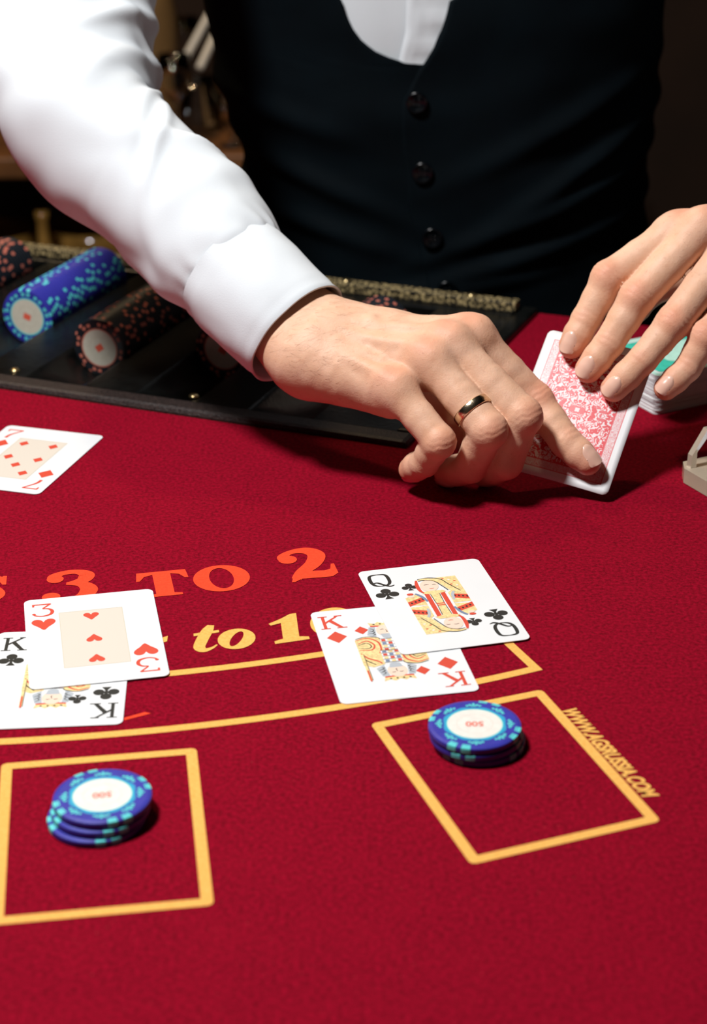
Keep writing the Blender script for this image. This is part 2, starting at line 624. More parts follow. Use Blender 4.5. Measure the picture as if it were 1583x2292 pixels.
# --- big printed letters, drawn as strokes and outlines in a 28 mm box
def glyph(ch):
    mb = MB()
    S = lambda *p, n=8: stroke(mb, p, n, 0)
    Pg = lambda *p: mb.flat(list(p), 0)
    if ch == '3':
        S((-10.0, 22.0, 2), (-9.5, 26.5, 5.5), (-4, 30.6, 4.6), (3, 31.0, 5.0), (7.5, 27, 8.2), (5.5, 21, 7.0), (-1.5, 18.2, 3.0))
        S((-2.5, 18.4, 3), (5, 17.2, 6.0), (9.0, 10.5, 9.0), (5.5, 2.5, 7.5), (-3, -0.6, 4.6), (-9.8, 2.2, 4.5), (-11.5, 7.0, 2))
        mb.flat(ell(-8.2, 24.0, 4.3, 4.3), 0)
        mb.flat(ell(-9.6, 4.6, 4.6, 4.4), 0)
    elif ch == '2':
        S((-9.6, 21.5, 3), (-9.5, 27, 5), (-3.5, 31.2, 4.2), (4, 30.2, 7), (7.2, 24, 8.8), (3, 15.5, 8.2), (-5, 8.0, 6.5), (-9.5, 2.0, 5.0))
        mb.flat(ell(-7.6, 23.6, 4.6, 4.5), 0)
        Pg((-12.5, -0.5), (-10.5, 4.5), (-5, 8.8), (1.5, 7.6), (6, 6.3), (9.2, 7.2), (11.0, 12.2), (12.6, 12.2), (11.6, 1.8), (8.2, -0.8), (4, -0.8), (-2, 0.6), (-7, 1.4), (-11, -0.9))
    elif ch == 'T':
        Pg((-12.6, 28), (12.6, 28), (13.4, 18.6), (11.6, 18.6), (9.0, 23.2), (4.6, 24.8), (4.6, 3.0), (8.6, 2.2), (8.6, 0), (-8.6, 0), (-8.6, 2.2), (-4.6, 3.0), (-4.6, 24.8), (-9.0, 23.2), (-11.6, 18.6), (-13.4, 18.6))
    elif ch == 'O':
        o1 = ell(0, 14, 14.2, 14.6, 48)
        i1 = ell(0, 14, 6.0, 11.4, 48)
        mb.strip(i1, o1, 0, closed=True)
    elif ch == 'S':
        S((9.5, 22, 2.0), (6, 26.6, 3.4), (-1, 27.4, 4.2), (-7, 23.5, 6.8), (-4.5, 18, 8.0), (3.5, 14.0, 9.0), (7.5, 8, 8.0), (4.0, 2.2, 5.6), (-3, 0.6, 3.6), (-9, 4.5, 2.4))
        Pg((8.0, 28.5), (9.8, 28.5), (10.6, 18.8), (8.8, 18.8), (5.6, 24.5))
        Pg((-10.8, -0.6), (-9, -0.6), (-6.4, 3.4), (-9.6, 9.4), (-11.4, 9.4))
    elif ch == 't':
        Pg((-5.5, 16.0), (6.8, 17.2), (6.5, 19.6), (-5.8, 18.6))
        S((2.4, 25.2, 3.5), (0.8, 20, 6.0), (-1.6, 10, 6.2), (-2.2, 4.4, 5.6), (0.2, 1.2, 3.8), (3.8, 2.4, 2.0), (6.2, 5.2, 1.0))
    elif ch == 'o':
        o1 = ell(0, 9.6, 10.4, 10.2, 40, -0.35)
        i1 = ell(0, 9.6, 3.0, 7.6, 40, -0.45)
        mb.strip(i1, o1, 0, closed=True)
    elif ch == '1':
        Pg((-9.5, 20.6), (-3.0, 24.0), (2.2, 27.6), (5.4, 27.6), (3.4, 4.0), (8.0, 2.6), (8.0, 0), (-9.0, 0), (-9.0, 2.6), (-4.6, 4.0), (-3.4, 19.8), (-8.6, 18.6))
    elif ch == '0':
        o1 = ell(0, 13.8, 11.5, 14.2, 40, -0.15)
        i1 = ell(0, 13.8, 3.6, 11.0, 40, -0.2)
        mb.strip(i1, o1, 0, closed=True)
    elif ch == 'r':
        Pg((-7, 0), (1, 0), (1, 2), (-0.6, 2.8), (1.6, 14), (5, 16.5), (9.5, 18.5), (9.5, 13), (6, 11.5), (2, 10), (0.2, 19), (-7, 17.4), (-7, 15.4), (-4.4, 15), (-6, 3), (-8, 2))
    return mb


def put_glyph(ch, ang, r, sc, material, slant=0.0, sx=1.0, name='printed_letter'):
    mb = glyph(ch)
    a = R_(ang)
    t_ = np.array([math.cos(a), math.sin(a)])
    n_ = np.array([-math.sin(a), math.cos(a)])
    b = np.array(polar(ang, r))
    vv = []
    for (x, y, z), pn in zip(mb.v, mb.p):
        q = b + t_ * (x * sx + y * slant) * sc + n_ * y * sc
        vv.append((q[0], q[1], PZ * 1.3 + pn * 1.5e-5))      # every stroke lies a hair above the one before
    o = obj(name, vv, mb.f, material)
    tparent(o)


mm = 0.001
put_glyph('S', 1.95, 0.591, mm * 1.0, M['orange_print'])
put_glyph('3', 6.25, 0.5925, mm * 0.99, M['orange_print'], name='printed_numeral')
put_glyph('T', 10.75, 0.5962, mm * 0.98, M['orange_print'])
put_glyph('O', 13.62, 0.5975, mm * 1.0, M['orange_print'])
put_glyph('2', 18.05, 0.5975, mm * 1.04, M['orange_print'], name='printed_numeral')
put_glyph('r', 9.4, 0.655, mm * 0.95, M['yellow_print'], 0.15)
put_glyph('t', 11.75, 0.6562, mm * 0.98, M['yellow_print'], 0.18)
put_glyph('o', 13.15, 0.6570, mm * 0.96, M['yellow_print'], 0.10, 0.9)
put_glyph('1', 15.45, 0.6575, mm * 0.98, M['yellow_print'], 0.10, name='printed_numeral')
put_glyph('0', 17.35, 0.6585, mm * 1.0, M['yellow_print'], 0.12, name='printed_numeral')


def text_mesh(txt, size, shear=0.0, bold=0.0, align='CENTER'):
    cu = bpy.data.curves.new('t', 'FONT')
    cu.body = txt
    cu.size = size
    cu.shear = shear
    cu.offset = bold
    cu.align_x = align
    cu.align_y = 'CENTER'
    o = bpy.data.objects.new('t', cu)
    COL.objects.link(o)
    dg = bpy.context.evaluated_depsgraph_get()
    me = bpy.data.meshes.new_from_object(o.evaluated_get(dg))
    bpy.data.objects.remove(o)
    return me


me = text_mesh('WWW.AGSRUSSIA.COM', 0.0092, 0.35, 0.00042)
xs = [v.co.x for v in me.vertices]
fit = 0.0740 / (max(xs) - min(xs))
A0, A1 = np.array(polar(23.02, 0.7570)), np.array(polar(22.80, 0.8320))
dx = (A1 - A0) / np.linalg.norm(A1 - A0)
dy = np.array([-dx[1], dx[0]])
cc = (A0 + A1) / 2
for v_ in me.vertices:
    q = cc + dx * v_.co.x * fit + dy * v_.co.y * 1.0
    v_.co = (q[0], q[1], PZ)
me.materials.append(M['yellow_print'])
tparent(link('printed_web_address', me))
# a trace of orange print beside the lower left cards
mb = MB()
mb.flat([polar(8.35, 0.7085), polar(9.1, 0.7052), polar(9.3, 0.7068), polar(8.35, 0.7105)], PZ)
tparent(mb.build('printed_ornament', M['orange_print']))

# ------------------------------------------------------------------ chip tray
tray = empty('chip_tray', tuple(tray_pt(-TRAY_L / 2, TRAY_D / 2, -0.02)), TT)
tag(tray, 'glossy black chip tray let into the table with rolls of chips', 'tray')
PITCH_A, A0_ = 0.0785, -0.2445
AX, TR_ = 0.008, 0.0212
axes = [A0_ + PITCH_A * k for k in range(-4, 3)]
axes = [a for a in axes if -TRAY_L + 0.03 < a < -0.03]


def tz(a):
    zz = 0.0035
    for c in axes:
        d = abs(a - c)
        if d < TR_:
            zz = min(zz, AX - math.sqrt(TR_ ** 2 - d * d))
    return zz


def loc_tray(a, b, z):
    return (a + TRAY_L / 2, b - TRAY_D / 2, z + 0.02)


av = np.linspace(-TRAY_L + 0.006, -0.012, 400)
v, f = [], []
bs = [0.016, 0.030, 0.050, 0.075, TRAY_D - 0.024]
for b in bs:
    for a in av:
        z = tz(a)
        if b < 0.02:
            z = 0.0035
        elif b < 0.04:
            z = 0.0035 + (z - 0.0035) * 0.55
        elif b < 0.06:
            z = 0.0035 + (z - 0.0035) * 0.9
        v.append(loc_tray(a, b, z))
nA = len(av)
for i in range(len(bs) - 1):
    for k in range(nA - 1):
        f.append((i * nA + k, i * nA + k + 1, (i + 1) * nA + k + 1, (i + 1) * nA + k))
obj('trough_bed', v, f, M['tray'], tray, True)
MB().box(*[q for pr_ in zip(loc_tray(-TRAY_L, 0.0005, -0.02), loc_tray(0.0, 0.017, 0.0042)) for q in pr_], bev=0.003).build('front_rim', M['tray_edge'], tray)
x0, y0, z0 = loc_tray(-0.0125, 0.017, -0.02)
x1, y1, z1 = loc_tray(-0.0003, TRAY_D, 0.0045)
MB().box(x0, x1, y0, y1, z0, z1, bev=0.002).build('side_rim', M['tray'], tray)
x0, y0, z0 = loc_tray(-TRAY_L, 0.017, -0.02)
x1, y1, z1 = loc_tray(-TRAY_L + 0.012, TRAY_D, 0.0045)
MB().box(x0, x1, y0, y1, z0, z1, bev=0.002).build('side_rim', M['tray'], tray)
x0, y0, z0 = loc_tray(-TRAY_L + 0.012, TRAY_D - 0.024, -0.02)
x1, y1, z1 = loc_tray(-0.0125, TRAY_D, 0.004)
MB().box(x0, x1, y0, y1, z0, z1, bev=0.002).build('back_ledge', M['tray'], tray)
x0, y0, z0 = loc_tray(-TRAY_L + 0.02, TRAY_D - 0.017, 0.004)
x1, y1, z1 = loc_tray(-0.012, TRAY_D - 0.007, 0.0115)
o = MB().box(x0, x1, y0, y1, z0, z1, bev=0.0012).build('back_rail', M['speckle'], tray)
o['label'] = 'gold speckled rail'
MB().box(-TRAY_L / 2 + 0.002, TRAY_L / 2 - 0.002, -TRAY_D / 2 + 0.002, TRAY_D / 2 - 0.002, -0.022, -0.016).build('tray_base', M['tray'], tray)
for a, b, z in ((-0.150, 0.0245, 0.0030), (-0.279, 0.0245, 0.003), (-0.405, 0.0245, 0.003), (-0.141, TRAY_D - 0.012, 0.0112), (-0.046, TRAY_D - 0.012, 0.0112)):
    MB().lathe([(0.0034, 0), (0.0033, 0.0009), (0.0024, 0.0017), (0.0008, 0.002)], 14, c=loc_tray(a, b, z)).build('screw', M['brass'], tray, True)

# ------------------------------------------------------------------ casino chips
CR, CT = 0.0197, 0.0033


def chip_body(spots=None):
    """lathe in z 0..CT ; optional spot sectors get material 1"""
    mb = MB()
    n = 96
    prof = [(0.0, 0), (0.0185, 0), (0.0195, 0.0004), (CR, 0.0009), (CR, CT - 0.0009), (0.0195, CT - 0.0004), (0.0180, CT), (0.0128, CT), (0.0124, CT - 0.00018), (0.0, CT - 0.00018)]
    v, f, m = [], [], []
    for r, z in prof:
        for k in range(n):
            a = 2 * math.pi * k / n
            v.append((max(r, 1e-5) * math.cos(a), max(r, 1e-5) * math.sin(a), z))
    for i in range(len(prof) - 1):
        for k in range(n):
            f.append((i * n + k, i * n + (k + 1) % n, (i + 1) * n + (k + 1) % n, (i + 1) * n + k))
            deg = (k + 0.5) * 360 / n % 90
            sp = spots and 1 <= i <= 5 and (8 < deg < 16.5 or 26 < deg < 34.5)
            m.append(1 if sp else 0)
    mb.v, mb.f, mb.m = v, f, m
    return mb


def arc_plate(mb, r0, r1, a0, a1, z, n=6, m=0):
    L = [(r0 * math.cos(a0 + (a1 - a0) * k / n), r0 * math.sin(a0 + (a1 - a0) * k / n)) for k in range(n + 1)]
    Q = [(r1 * math.cos(a0 + (a1 - a0) * k / n), r1 * math.sin(a0 + (a1 - a0) * k / n)) for k in range(n + 1)]
    mb.strip(L, Q, z, m)


body_plain = chip_body().mesh('chip_body', [M['chip_blue']], True)
for p in body_plain.polygons:
    p.use_smooth = False


def spot_mesh():
    mb = MB()
    e = 0.00012
    prof = [(0.0186, -0.0 - 0), (0.0195 + e, 0.0004 - e), (CR + e, 0.0009), (CR + e, CT - 0.0009), (0.0195 + e, CT - 0.0004 + e), (0.0172, CT + e)]
    prof[0] = (0.0188 + e, 0.00015)
    v, f = [], []
    n = 6
    for r, z in prof:
        for k in range(n + 1):
            a = R_(-5.8 + 11.6 * k / n)
            v.append((r * math.cos(a), r * math.sin(a), z))
    for i in range(len(prof) - 1):
        for k in range(n):
            f.append((i * (n + 1) + k, i * (n + 1) + k + 1, (i + 1) * (n + 1) + k + 1, (i + 1) * (n + 1) + k))
    mb.add(v, f)
    return mb.mesh('edge_spot', [M['chip_teal']])


def motif_mesh():
    mb = MB()
    z = CT + 0.0001
    for dx_, dy_, rx, ry, rot in ((0, 0.0007, 0.0006, 0.0011, 0), (-0.0014, 0.0001, 0.0006, 0.0010, 0.7), (0.0014, 0.0001, 0.0006, 0.0010, -0.7), (-0.0027, -0.0005, 0.0006, 0.0008, 1.1), (0.0027, -0.0005, 0.0006, 0.0008, -1.1), (0, -0.0009, 0.0010, 0.0004, 0)):
        mb.flat([(0.01505 + q[1], -q[0]) for q in ell(dx_, dy_, rx, ry, 10, rot)], z)
    return mb.mesh('ring_motif', [M['chip_teal']])


SPOT, MOTIF = spot_mesh(), motif_mesh()


def inlay_mesh():
    mb = MB()
    z = CT - 0.00018
    n = 64
    out = [((0.0123 + 0.00025 * math.cos(16 * 2 * math.pi * k / n)) * math.cos(2 * math.pi * k / n), (0.0123 + 0.00025 * math.cos(16 * 2 * math.pi * k / n)) * math.sin(2 * math.pi * k / n)) for k in range(n)]
    c1 = ell(0, 0, 0.0116, 0.0116, n)
    mb.strip(c1, out, z + 0.0002, 1, closed=True)
    mb.flat(c1, z + 0.0002, 0)
    c2, c3 = ell(0, 0, 0.0075, 0.0075, n), ell(0, 0, 0.0077, 0.0077, n)
    mb.strip(c2, c3, z + 0.00022, 2, closed=True)
    return mb.mesh('inlay', [M['chip_inlay'], M['chip_teal'], M['cream']])


def ring_mesh():
    mb = MB()
    n = 64
    mb.strip(ell(0, 0, 0.0121, 0.0121, n), [((0.0134 + 0.0004 * math.cos(8 * 2 * math.pi * k / n)) * math.cos(2 * math.pi * k / n), (0.0134 + 0.0004 * math.cos(8 * 2 * math.pi * k / n)) * math.sin(2 * math.pi * k / n)) for k in range(n)], CT + 0.00006, 0, closed=True)
    return mb.mesh('inlay_border', [M['chip_ring']])


INLAY, BORDER = inlay_mesh(), ring_mesh()
NUM = text_mesh('500', 0.0052, 0, 0.0001)
NUM.materials.append(M['chip_text'])
NUM.name = 'numeral'
for v_ in NUM.vertices:
    v_.co.z = CT + 0.0001


def blue_chip(x, y, z, rz, numrot, label, group, full):
    c = empty('casino_chip', (x, y, z), rz)
    tag(c, label, 'poker chip', group)
    link('chip_body', body_plain, c)
    for q in range(4):
        for s_ in (-9.2, 9.2):
            o = link('edge_spot', SPOT, c)
            o.rotation_euler = (0, 0, R_(q * 90 + s_))
    if full:
        link('inlay_border', BORDER, c)
        i_ = link('inlay', INLAY, c)
        nm = link('numeral', NUM, i_)
        nm.rotation_euler = (0, 0, numrot - rz)
        for q in range(8):
            o = link('ring_motif', MOTIF, c)
            o.rotation_euler = (0, 0, R_(q * 45 + 22.5))
    return c


def stack(px, z_px, offs, names, group, rz0, numrot, drot):
    top = at_z(*px, CT * len(offs))
    for i, (ox, oy) in enumerate(offs):
        k = len(offs) - 1 - i        # i = 0 top
        blue_chip(top[0] + ox, top[1] + oy, k * CT, rz0 + drot[i], numrot, names[i], group, i == 0)


stack((1063, 1620), 0, [(0, 0), (0.0006, -0.0002), (0.0019, 0.0006)],
      ['blue chip numbered 500 on top of the stack in the box beside the web address', 'middle blue chip of the stack in the box beside the web address', 'bottom blue chip of the stack in the box beside the web address'],
      'blue chips in the betting box beside the web address', R_(66), math.pi, (0, R_(4), R_(-14)))
stack((229, 1779), 0, [(0, 0), (-0.0008, -0.0014), (-0.0022, -0.0030)],
      ['blue chip numbered 500 on top of the stack in front of the king of clubs', 'middle blue chip of the stack in front of the king of clubs', 'bottom blue chip of the stack in front of the king of clubs'],
      'blue chips in the betting box in front of the king of clubs', R_(118) - math.pi / 2, math.pi + 0.15, (0, R_(-3), R_(-8)))


# chips lying in rolls in the tray
def roll_mesh(name, body, spot, face, ringm):
    mb = chip_body(True)
    z = CT + 0.00002
    n = 32
    return mb, [body, spot, face, ringm]


def tray_chip_mesh(kind):
    mb = chip_body(True)
    return mb.mesh('casino_chip', [M['chip_blue'], M['chip_teal']] if kind == 'blue' else [M['chip_black'], M['chip_pink']])


TCH = {'blue': tray_chip_mesh('blue'), 'black': tray_chip_mesh('black')}


def face_mesh(kind):
    mb = MB()
    n = 48
    mb.flat(ell(0, 0, 0.0126, 0.0126, n), CT + 0.0001, 0)
    mb.strip(ell(0, 0, 0.0125, 0.0125, n), ell(0, 0, 0.0135, 0.0135, n), CT + 0.00012, 1, closed=True)
    mb.strip(ell(0, 0, 0.0072, 0.0072, n), ell(0, 0, 0.0075, 0.0075, n), CT + 0.00012, 2, closed=True)
    mb.flat([(-0.0028, -0.0022), (0.0028, -0.0022), (0.0028, 0.0022), (-0.0028, 0.0022)], CT + 0.00012, 3)
    k = 10 if kind == 'blue' else 8
    for q in range(k):
        a = 2 * math.pi * q / k
        for da in (-0.13, 0.13):
            arc_plate(mb, 0.0150, 0.0172, a + da - 0.08, a + da + 0.08, CT + 0.0001, 3, 1)
    return mb.mesh('inlay', [M['chip_cream'], M['chip_teal'] if kind == 'blue' else M['chip_pink'], M['cream_line'], M['chip_text']])


FACE = {k: face_mesh(k) for k in TCH}
axis3 = Vector((TV[0], TV[1], 0))
face_q = (-axis3).to_track_quat('Z', 'Y')


def chip_roll(a, b0, b1, kind, lab_front, lab, group):
    n_ = int((b1 - b0) / (CT + 0.00005))
    for i in range(n_):
        b = b0 + i * (CT + 0.00005) + CT
        p = tray_pt(a, b, AX - (TR_ - CR) + 0.0001)
        o = link('casino_chip', TCH[kind])
        o.location = p
        jit = random.uniform(-0.5, 0.5) if kind == 'blue' else random.uniform(-0.8, 0.8)
        o.rotation_mode = 'QUATERNION'
        from mathutils import Quaternion
        o.rotation_quaternion = face_q @ Quaternion((0, 0, 1), jit)
        tag(o, lab_front if i == 0 else lab, 'poker chip', group)
        if i == 0:
            link('inlay', FACE[kind], o)


chip_roll(A0_ - 2 * PITCH_A, 0.125, 0.222, 'black', 'front black and pink chip of the roll behind the blue roll', 'black and pink chip in the roll behind the blue roll', 'black and pink chips in the tray behind the blue roll')
chip_roll(A0_ - PITCH_A, 0.112, 0.222, 'blue', 'blue chip with cream face at the front of the blue roll in the tray', 'blue chip in the blue roll in the tray', 'blue chips in the tray')
chip_roll(A0_, 0.074, 0.215, 'black', 'black chip with cream face and pink marks nearest the tray screw', 'black and pink chip in the roll between the blue roll and the white cuff', 'black chips in the tray beside the blue roll')
chip_roll(A0_ + PITCH_A, 0.098, 0.215, 'black', 'cream-faced black chip at the front of the roll under the white cuff', 'black and pink chip in the roll under the white cuff', 'black chips in the tray under the cuff')
chip_roll(A0_ + 2 * PITCH_A, 0.11, 0.188, 'black', 'cream-faced black chip at the front of the roll behind the ringed hand', 'black and pink chip in the roll behind the ringed hand', 'black chips in the tray behind the hand')

# ------------------------------------------------------------------ playing cards
CW, CH, CTH = 0.063, 0.088, 0.0003


def rrect(w, h, r, n=6):
    out = []
    for cx, cy, a0 in ((w / 2 - r, h / 2 - r, 0), (-w / 2 + r, h / 2 - r, 90), (-w / 2 + r, -h / 2 + r, 180), (w / 2 - r, -h / 2 + r, 270)):
        for k in range(n + 1):
            a = R_(a0 + 90 * k / n)
            out.append((cx + r * math.cos(a), cy + r * math.sin(a)))
    return out


def card_blank():
    p = rrect(CW, CH, 0.0034)
    n = len(p)
    v = [(x, y, 0) for x, y in p] + [(x, y, CTH) for x, y in p]
    f = [tuple(range(n))[::-1], tuple(range(n, 2 * n))] + [(i, (i + 1) % n, n + (i + 1) % n, n + i) for i in range(n)]
    return mesh('card_stock', v, f, M['card'])


CARD = card_blank()


def suit(mb, s, cx, cy, size, flip=False, z=0.0, m=0):
    """size: height in mm"""
    k = size / 10.0
    sg = -1 if flip else 1

    def put(pts):
        mb.flat([(cx + sg * x * k, cy + sg * y * k) for x, y in pts], z, m)
    if s == 'diamond':
        put([(0, 5), (-1.5, 2.4), (-4.4, 0), (-1.5, -2.4), (0, -5), (1.5, -2.4), (4.4, 0), (1.5, 2.4)] if False else [(0, 5.2), (-4.4, 0), (0, -5.2), (4.4, 0)])
    elif s == 'heart':
        P_ = [(0, -5), (2.2, -2.2), (4.6, 0.6), (5.2, 2.8), (4.2, 4.6), (2.4, 5.0), (0.8, 4.0), (0, 2.4), (-0.8, 4.0), (-2.4, 5.0), (-4.2, 4.6), (-5.2, 2.8), (-4.6, 0.6), (-2.2, -2.2)]
        put([tuple(q) for q in catmull(P_, 3, True)])
    else:
        for ex, ey in ((0, 2.6), (-3.0, -0.9), (3.0, -0.9)):
            put(ell(ex, ey, 2.35, 2.35, 16))
        put([(-0.7, 1.5), (0.7, 1.5), (0.6, -2.6), (2.0, -5), (-2.0, -5), (-0.6, -2.6)])
        put([(-2, 0), (2, 0), (2, -1.4), (-2, -1.4)])


def index_glyph(mb, ch, cx, cy, flip, z=0.0):
    t_ = MB()
    S = lambda *p, n=6: stroke(t_, p, n, 0)
    B = lambda *p: t_.flat(list(p), 0)
    if ch == 'K':
        B((-4.2, -6), (-4.2, 6), (-2.7, 6), (-2.7, -6))
        B((-2.7, -0.9), (-2.7, 0.8), (3.0, 6), (4.4, 6))
        B((-1.2, 0.6), (0.4, 2.0), (5.0, -6), (3.1, -6))
        for x0, x1, y in ((-5.6, -1.3, 6), (-5.6, -1.3, -5.3), (1.8, 5.4, 6), (1.6, 6.2, -5.3)):
            B((x0, y - 0.7), (x1, y - 0.7), (x1, y), (x0, y))
    elif ch == 'Q':
        p = [(0, 6, .8), (3.2, 5.4, 1.3), (4.3, 3, 1.7), (4.3, -2, 1.7), (3.0, -5, 1.4), (0, -6, .8), (-3.0, -5, 1.4), (-4.3, -2, 1.7), (-4.3, 3, 1.7), (-3.2, 5.4, 1.3), (0, 6, .8)]
        S(*p)
        S((-3.6, -2.6, .7), (-1.6, -2.4, 1.2), (1.0, -5.2, 1.4), (3.4, -7.0, 1.2), (5.6, -6.2, .5))
    elif ch == '3':
        S((-4.2, 5.6, 1.0), (3.8, 5.6, 1.1), n=2)
        B((-4.6, 6.2), (-4.6, 3.6), (-3.7, 3.6), (-3.5, 5.2), (-2, 5.4), (-2, 6.2))
        S((3.9, 5.8, 1.0), (0.2, 1.6, 0.9), n=2)
        S((0.0, 1.3, .8), (2.8, 0.8, 1.2), (4.3, -1.6, 1.7), (3.4, -4.6, 1.5), (0, -6.0, 1.0), (-3.0, -5.2, 1.0), (-4.4, -3.4, .8))
        t_.flat(ell(-4.0, -3.6, 0.9, 0.9, 10), 0)
    elif ch == '7':
        S((-4.2, 5.5, 1.2), (4.2, 5.5, 1.2), n=2)
        B((-4.6, 6.1), (-4.6, 3.2), (-3.7, 3.2), (-3.4, 5.2))
        S((4.2, 5.6, 1.0), (1.2, 1.5, 1.2), (-0.8, -2, 1.6), (-1.4, -6, 1.9))
    sg = -1 if flip else 1
    mb.add([(cx + sg * x * 1.06, cy + sg * y * 1.06, z + pn * 1e-5) for (x, y, _), pn in zip(t_.v, t_.p)], t_.f)


def mm_build(mb, name, mats, parent, z):
    st = 1e-5 if name != 'court_picture' else 0.0
    o = obj(name, [(x / 1000, y / 1000, z + q + pn * st) for (x, y, q), pn in zip(mb.v, mb.p)], mb.f, mats, parent, False, mb.m)
    return o


ZP = CTH + 0.00004


def court(parent, who):
    """picture in the middle of a court card, both halves"""
    mb = MB()
    # materials: 0 black 1 red 2 gold 3 grey 4 blue 5 flesh 6 white
    layer = [0]

    def A(pts, m):
        layer[0] += 1
        z = layer[0] * 0.000003
        mb.flat(pts, z, m)
        mb.flat([(-x, -y) for x, y in pts], z, m)

    def SK(pts, m, n=6):
        layer[0] += 1
        t_ = MB()
        stroke(t_, pts, n)
        z = layer[0] * 0.000003
        mb.add([(x, y, z) for x, y, _ in t_.v], t_.f, m)
        mb.add([(-x, -y, z) for x, y, _ in t_.v], t_.f, m)
    if who == 'queen':
        A([(3, 28), (15, 28), (15.3, 12), (11, 14), (8, 20)], 2)
        for q in range(7):
            A(ell(8 + (q % 3) * 2.6, 26.2 - q * 1.7, 0.7, 0.5, 8), 6 if q % 2 else 1)
        A([(-15.3, 2), (-15.3, 10), (-9, 13), (-4, 9), (-3, 0)], 2)
        A([(15.3, 0), (15.3, 12), (10, 14), (4, 9), (3, 0)], 2)
        A([(-15.3, 1), (-15.3, 5.5), (-7.5, 9.0), (-6.6, 5.0)], 1)
        A([(15.3, 2), (15.3, 7.0), (8, 9.6), (7.4, 5.2)], 1)
        for q in range(4):
            A(ell(-13.5 + q * 2.1, 4.2 + q * 0.95, 0.55, 0.9, 8), 0)
            A(ell(9 + q * 1.9, 7.2 - q * 0.7, 0.55, 0.9, 8), 0)
        A([(-6.5, 0), (-6.5, 12), (6.5, 12), (6.5, 0)], 6)
        for x in (-5.2, 2.8):
            A([(x, 0), (x, 12.5), (x + 2.4, 12.5), (x + 2.4, 0)], 1)
        A([(-1.6, 0), (-2.2, 12), (2.2, 12), (1.6, 0)], 2)
        SK([(-1.9, 0, .4), (-2.3, 11, .4)], 0, 2)
        SK([(1.9, 0, .4), (2.3, 11, .4)], 0, 2)
        A([(-2.2, 0.4), (2.2, 0.4), (2.2, 1.4), (-2.2, 1.4)], 1)
        SK([(-9.5, 13.5, 1.2), (-7.0, 9.5, 1.6), (-5.5, 4, 1.2)], 4)
        SK([(10, 12.5, 1.2), (8.2, 8.5, 1.6), (7.5, 3, 1.2)], 3)
        A(ell(-0.5, 20.2, 4.7, 6.2, 24, -0.2), 5)
        A([(-6, 12.5), (-5.2, 14.5), (4.6, 14.5), (6, 12.5), (2, 11), (-2, 11)], 2)
        SK([(-5.5, 27.0, 1.0), (-6.4, 21.5, 2.0), (-6.2, 16, 1.6), (-5.0, 13, .8)], 1)
        SK([(-5.2, 26.8, .6), (-1, 27.6, 1.6), (4.5, 25.0, 2.6), (7.2, 20, 2.8), (9.5, 14, 2.6), (13.0, 9.5, 1.8)], 2)
        SK([(-4.6, 26.0, .3), (-0.8, 26.4, .5), (3.2, 24.2, .5), (5.5, 19, .5), (7.4, 13.6, .5)], 0)
        SK([(-4.6, 28.0, .3), (1.0, 28.6, .5), (6.6, 26.0, .5), (9.2, 20, .5), (13.2, 11.6, .4)], 0)
        SK([(-3.0, 21.2, .3), (-1.4, 21.6, .5), (-0.4, 21.2, .2)], 0)
        SK([(1.2, 21.0, .3), (2.4, 21.2, .5), (3.2, 20.6, .2)], 0)
        SK([(-1.2, 17.2, .3), (0.0, 16.9, .6), (1.2, 17.2, .3)], 1)
        A(ell(-12.0, 13.4, 1.7, 1.1, 12), 1)
        A(ell(-12.2, 11.0, 1.8, 1.2, 12), 5)
    else:
        A([(-5.5, 24.2), (-6.2, 28), (-3.2, 26.6), (-1.5, 28.2), (1, 26.6), (3.6, 28.2), (5.6, 26.6), (8.6, 28), (7.8, 24.2)], 2)
        SK([(-5.6, 24.4, 1.2), (1, 23.8, 1.2), (7.8, 24.4, 1.2)], 1)
        for q in range(4):
            A(ell(-3.6 + q * 3.0, 26.0, 0.6, 0.6, 8), 0)
        A([(-6.5, 23.5), (-8.5, 16), (-4.5, 13), (-3.5, 23.5)], 3)
        A([(8.5, 23.5), (10.2, 16), (6.2, 13), (5.2, 23.5)], 3)
        for q in range(3):
            SK([(-6.2 - q * 0.5, 22 - q * 2, .3), (-4.6, 20.6 - q * 2.2, .5), (-5.8, 18.8 - q * 1.8, .3)], 0)
            SK([(8.2 + q * 0.5, 22 - q * 2, .3), (6.6, 20.6 - q * 2.2, .5), (7.8, 18.8 - q * 1.8, .3)], 0)
        A(ell(1.0, 19.2, 4.6, 5.6, 24), 5)
        A([(-2.2, 16.2), (4.2, 16.2), (3.4, 12.5), (1, 11.2), (-1.4, 12.5)], 3)
        SK([(-1.6, 20.2, .3), (-0.4, 20.6, .5), (0.3, 20.2, .2)], 0)
        SK([(1.9, 20.2, .3), (3.0, 20.6, .5), (3.7, 20.2, .2)], 0)
        SK([(1.0, 20, .3), (1.5, 17.9, .4), (0.8, 17.6, .3)], 0)
        A([(-15.3, 0), (-15.3, 12), (-10, 14.5), (-3.4, 12.5), (-2, 0)], 2)
        A([(15.3, 0), (15.3, 12), (11, 14.5), (5.4, 12.5), (4, 0)], 2)
        SK([(-15, 11.6, .4), (-9.5, 13.0, .9), (-5, 9.0, .9), (-4.5, 2, .8), (-6, -2, .5)], 1)
        SK([(-14.5, 8.0, .4), (-10, 10.4, .8), (-7, 6.0, .8), (-9, 1.6, .8), (-14.5, 2.4, .5)], 1)
        SK([(-14.8, 6.5, .3), (-10.5, 8.4, .5), (-8.6, 5.4, .5), (-10.2, 3.2, .5), (-14.5, 4.0, .3)], 0)
        SK([(-14.8, 13, .3), (-9.6, 14.4, .45), (-3.6, 12, .45), (-3, 2, .4)], 0)
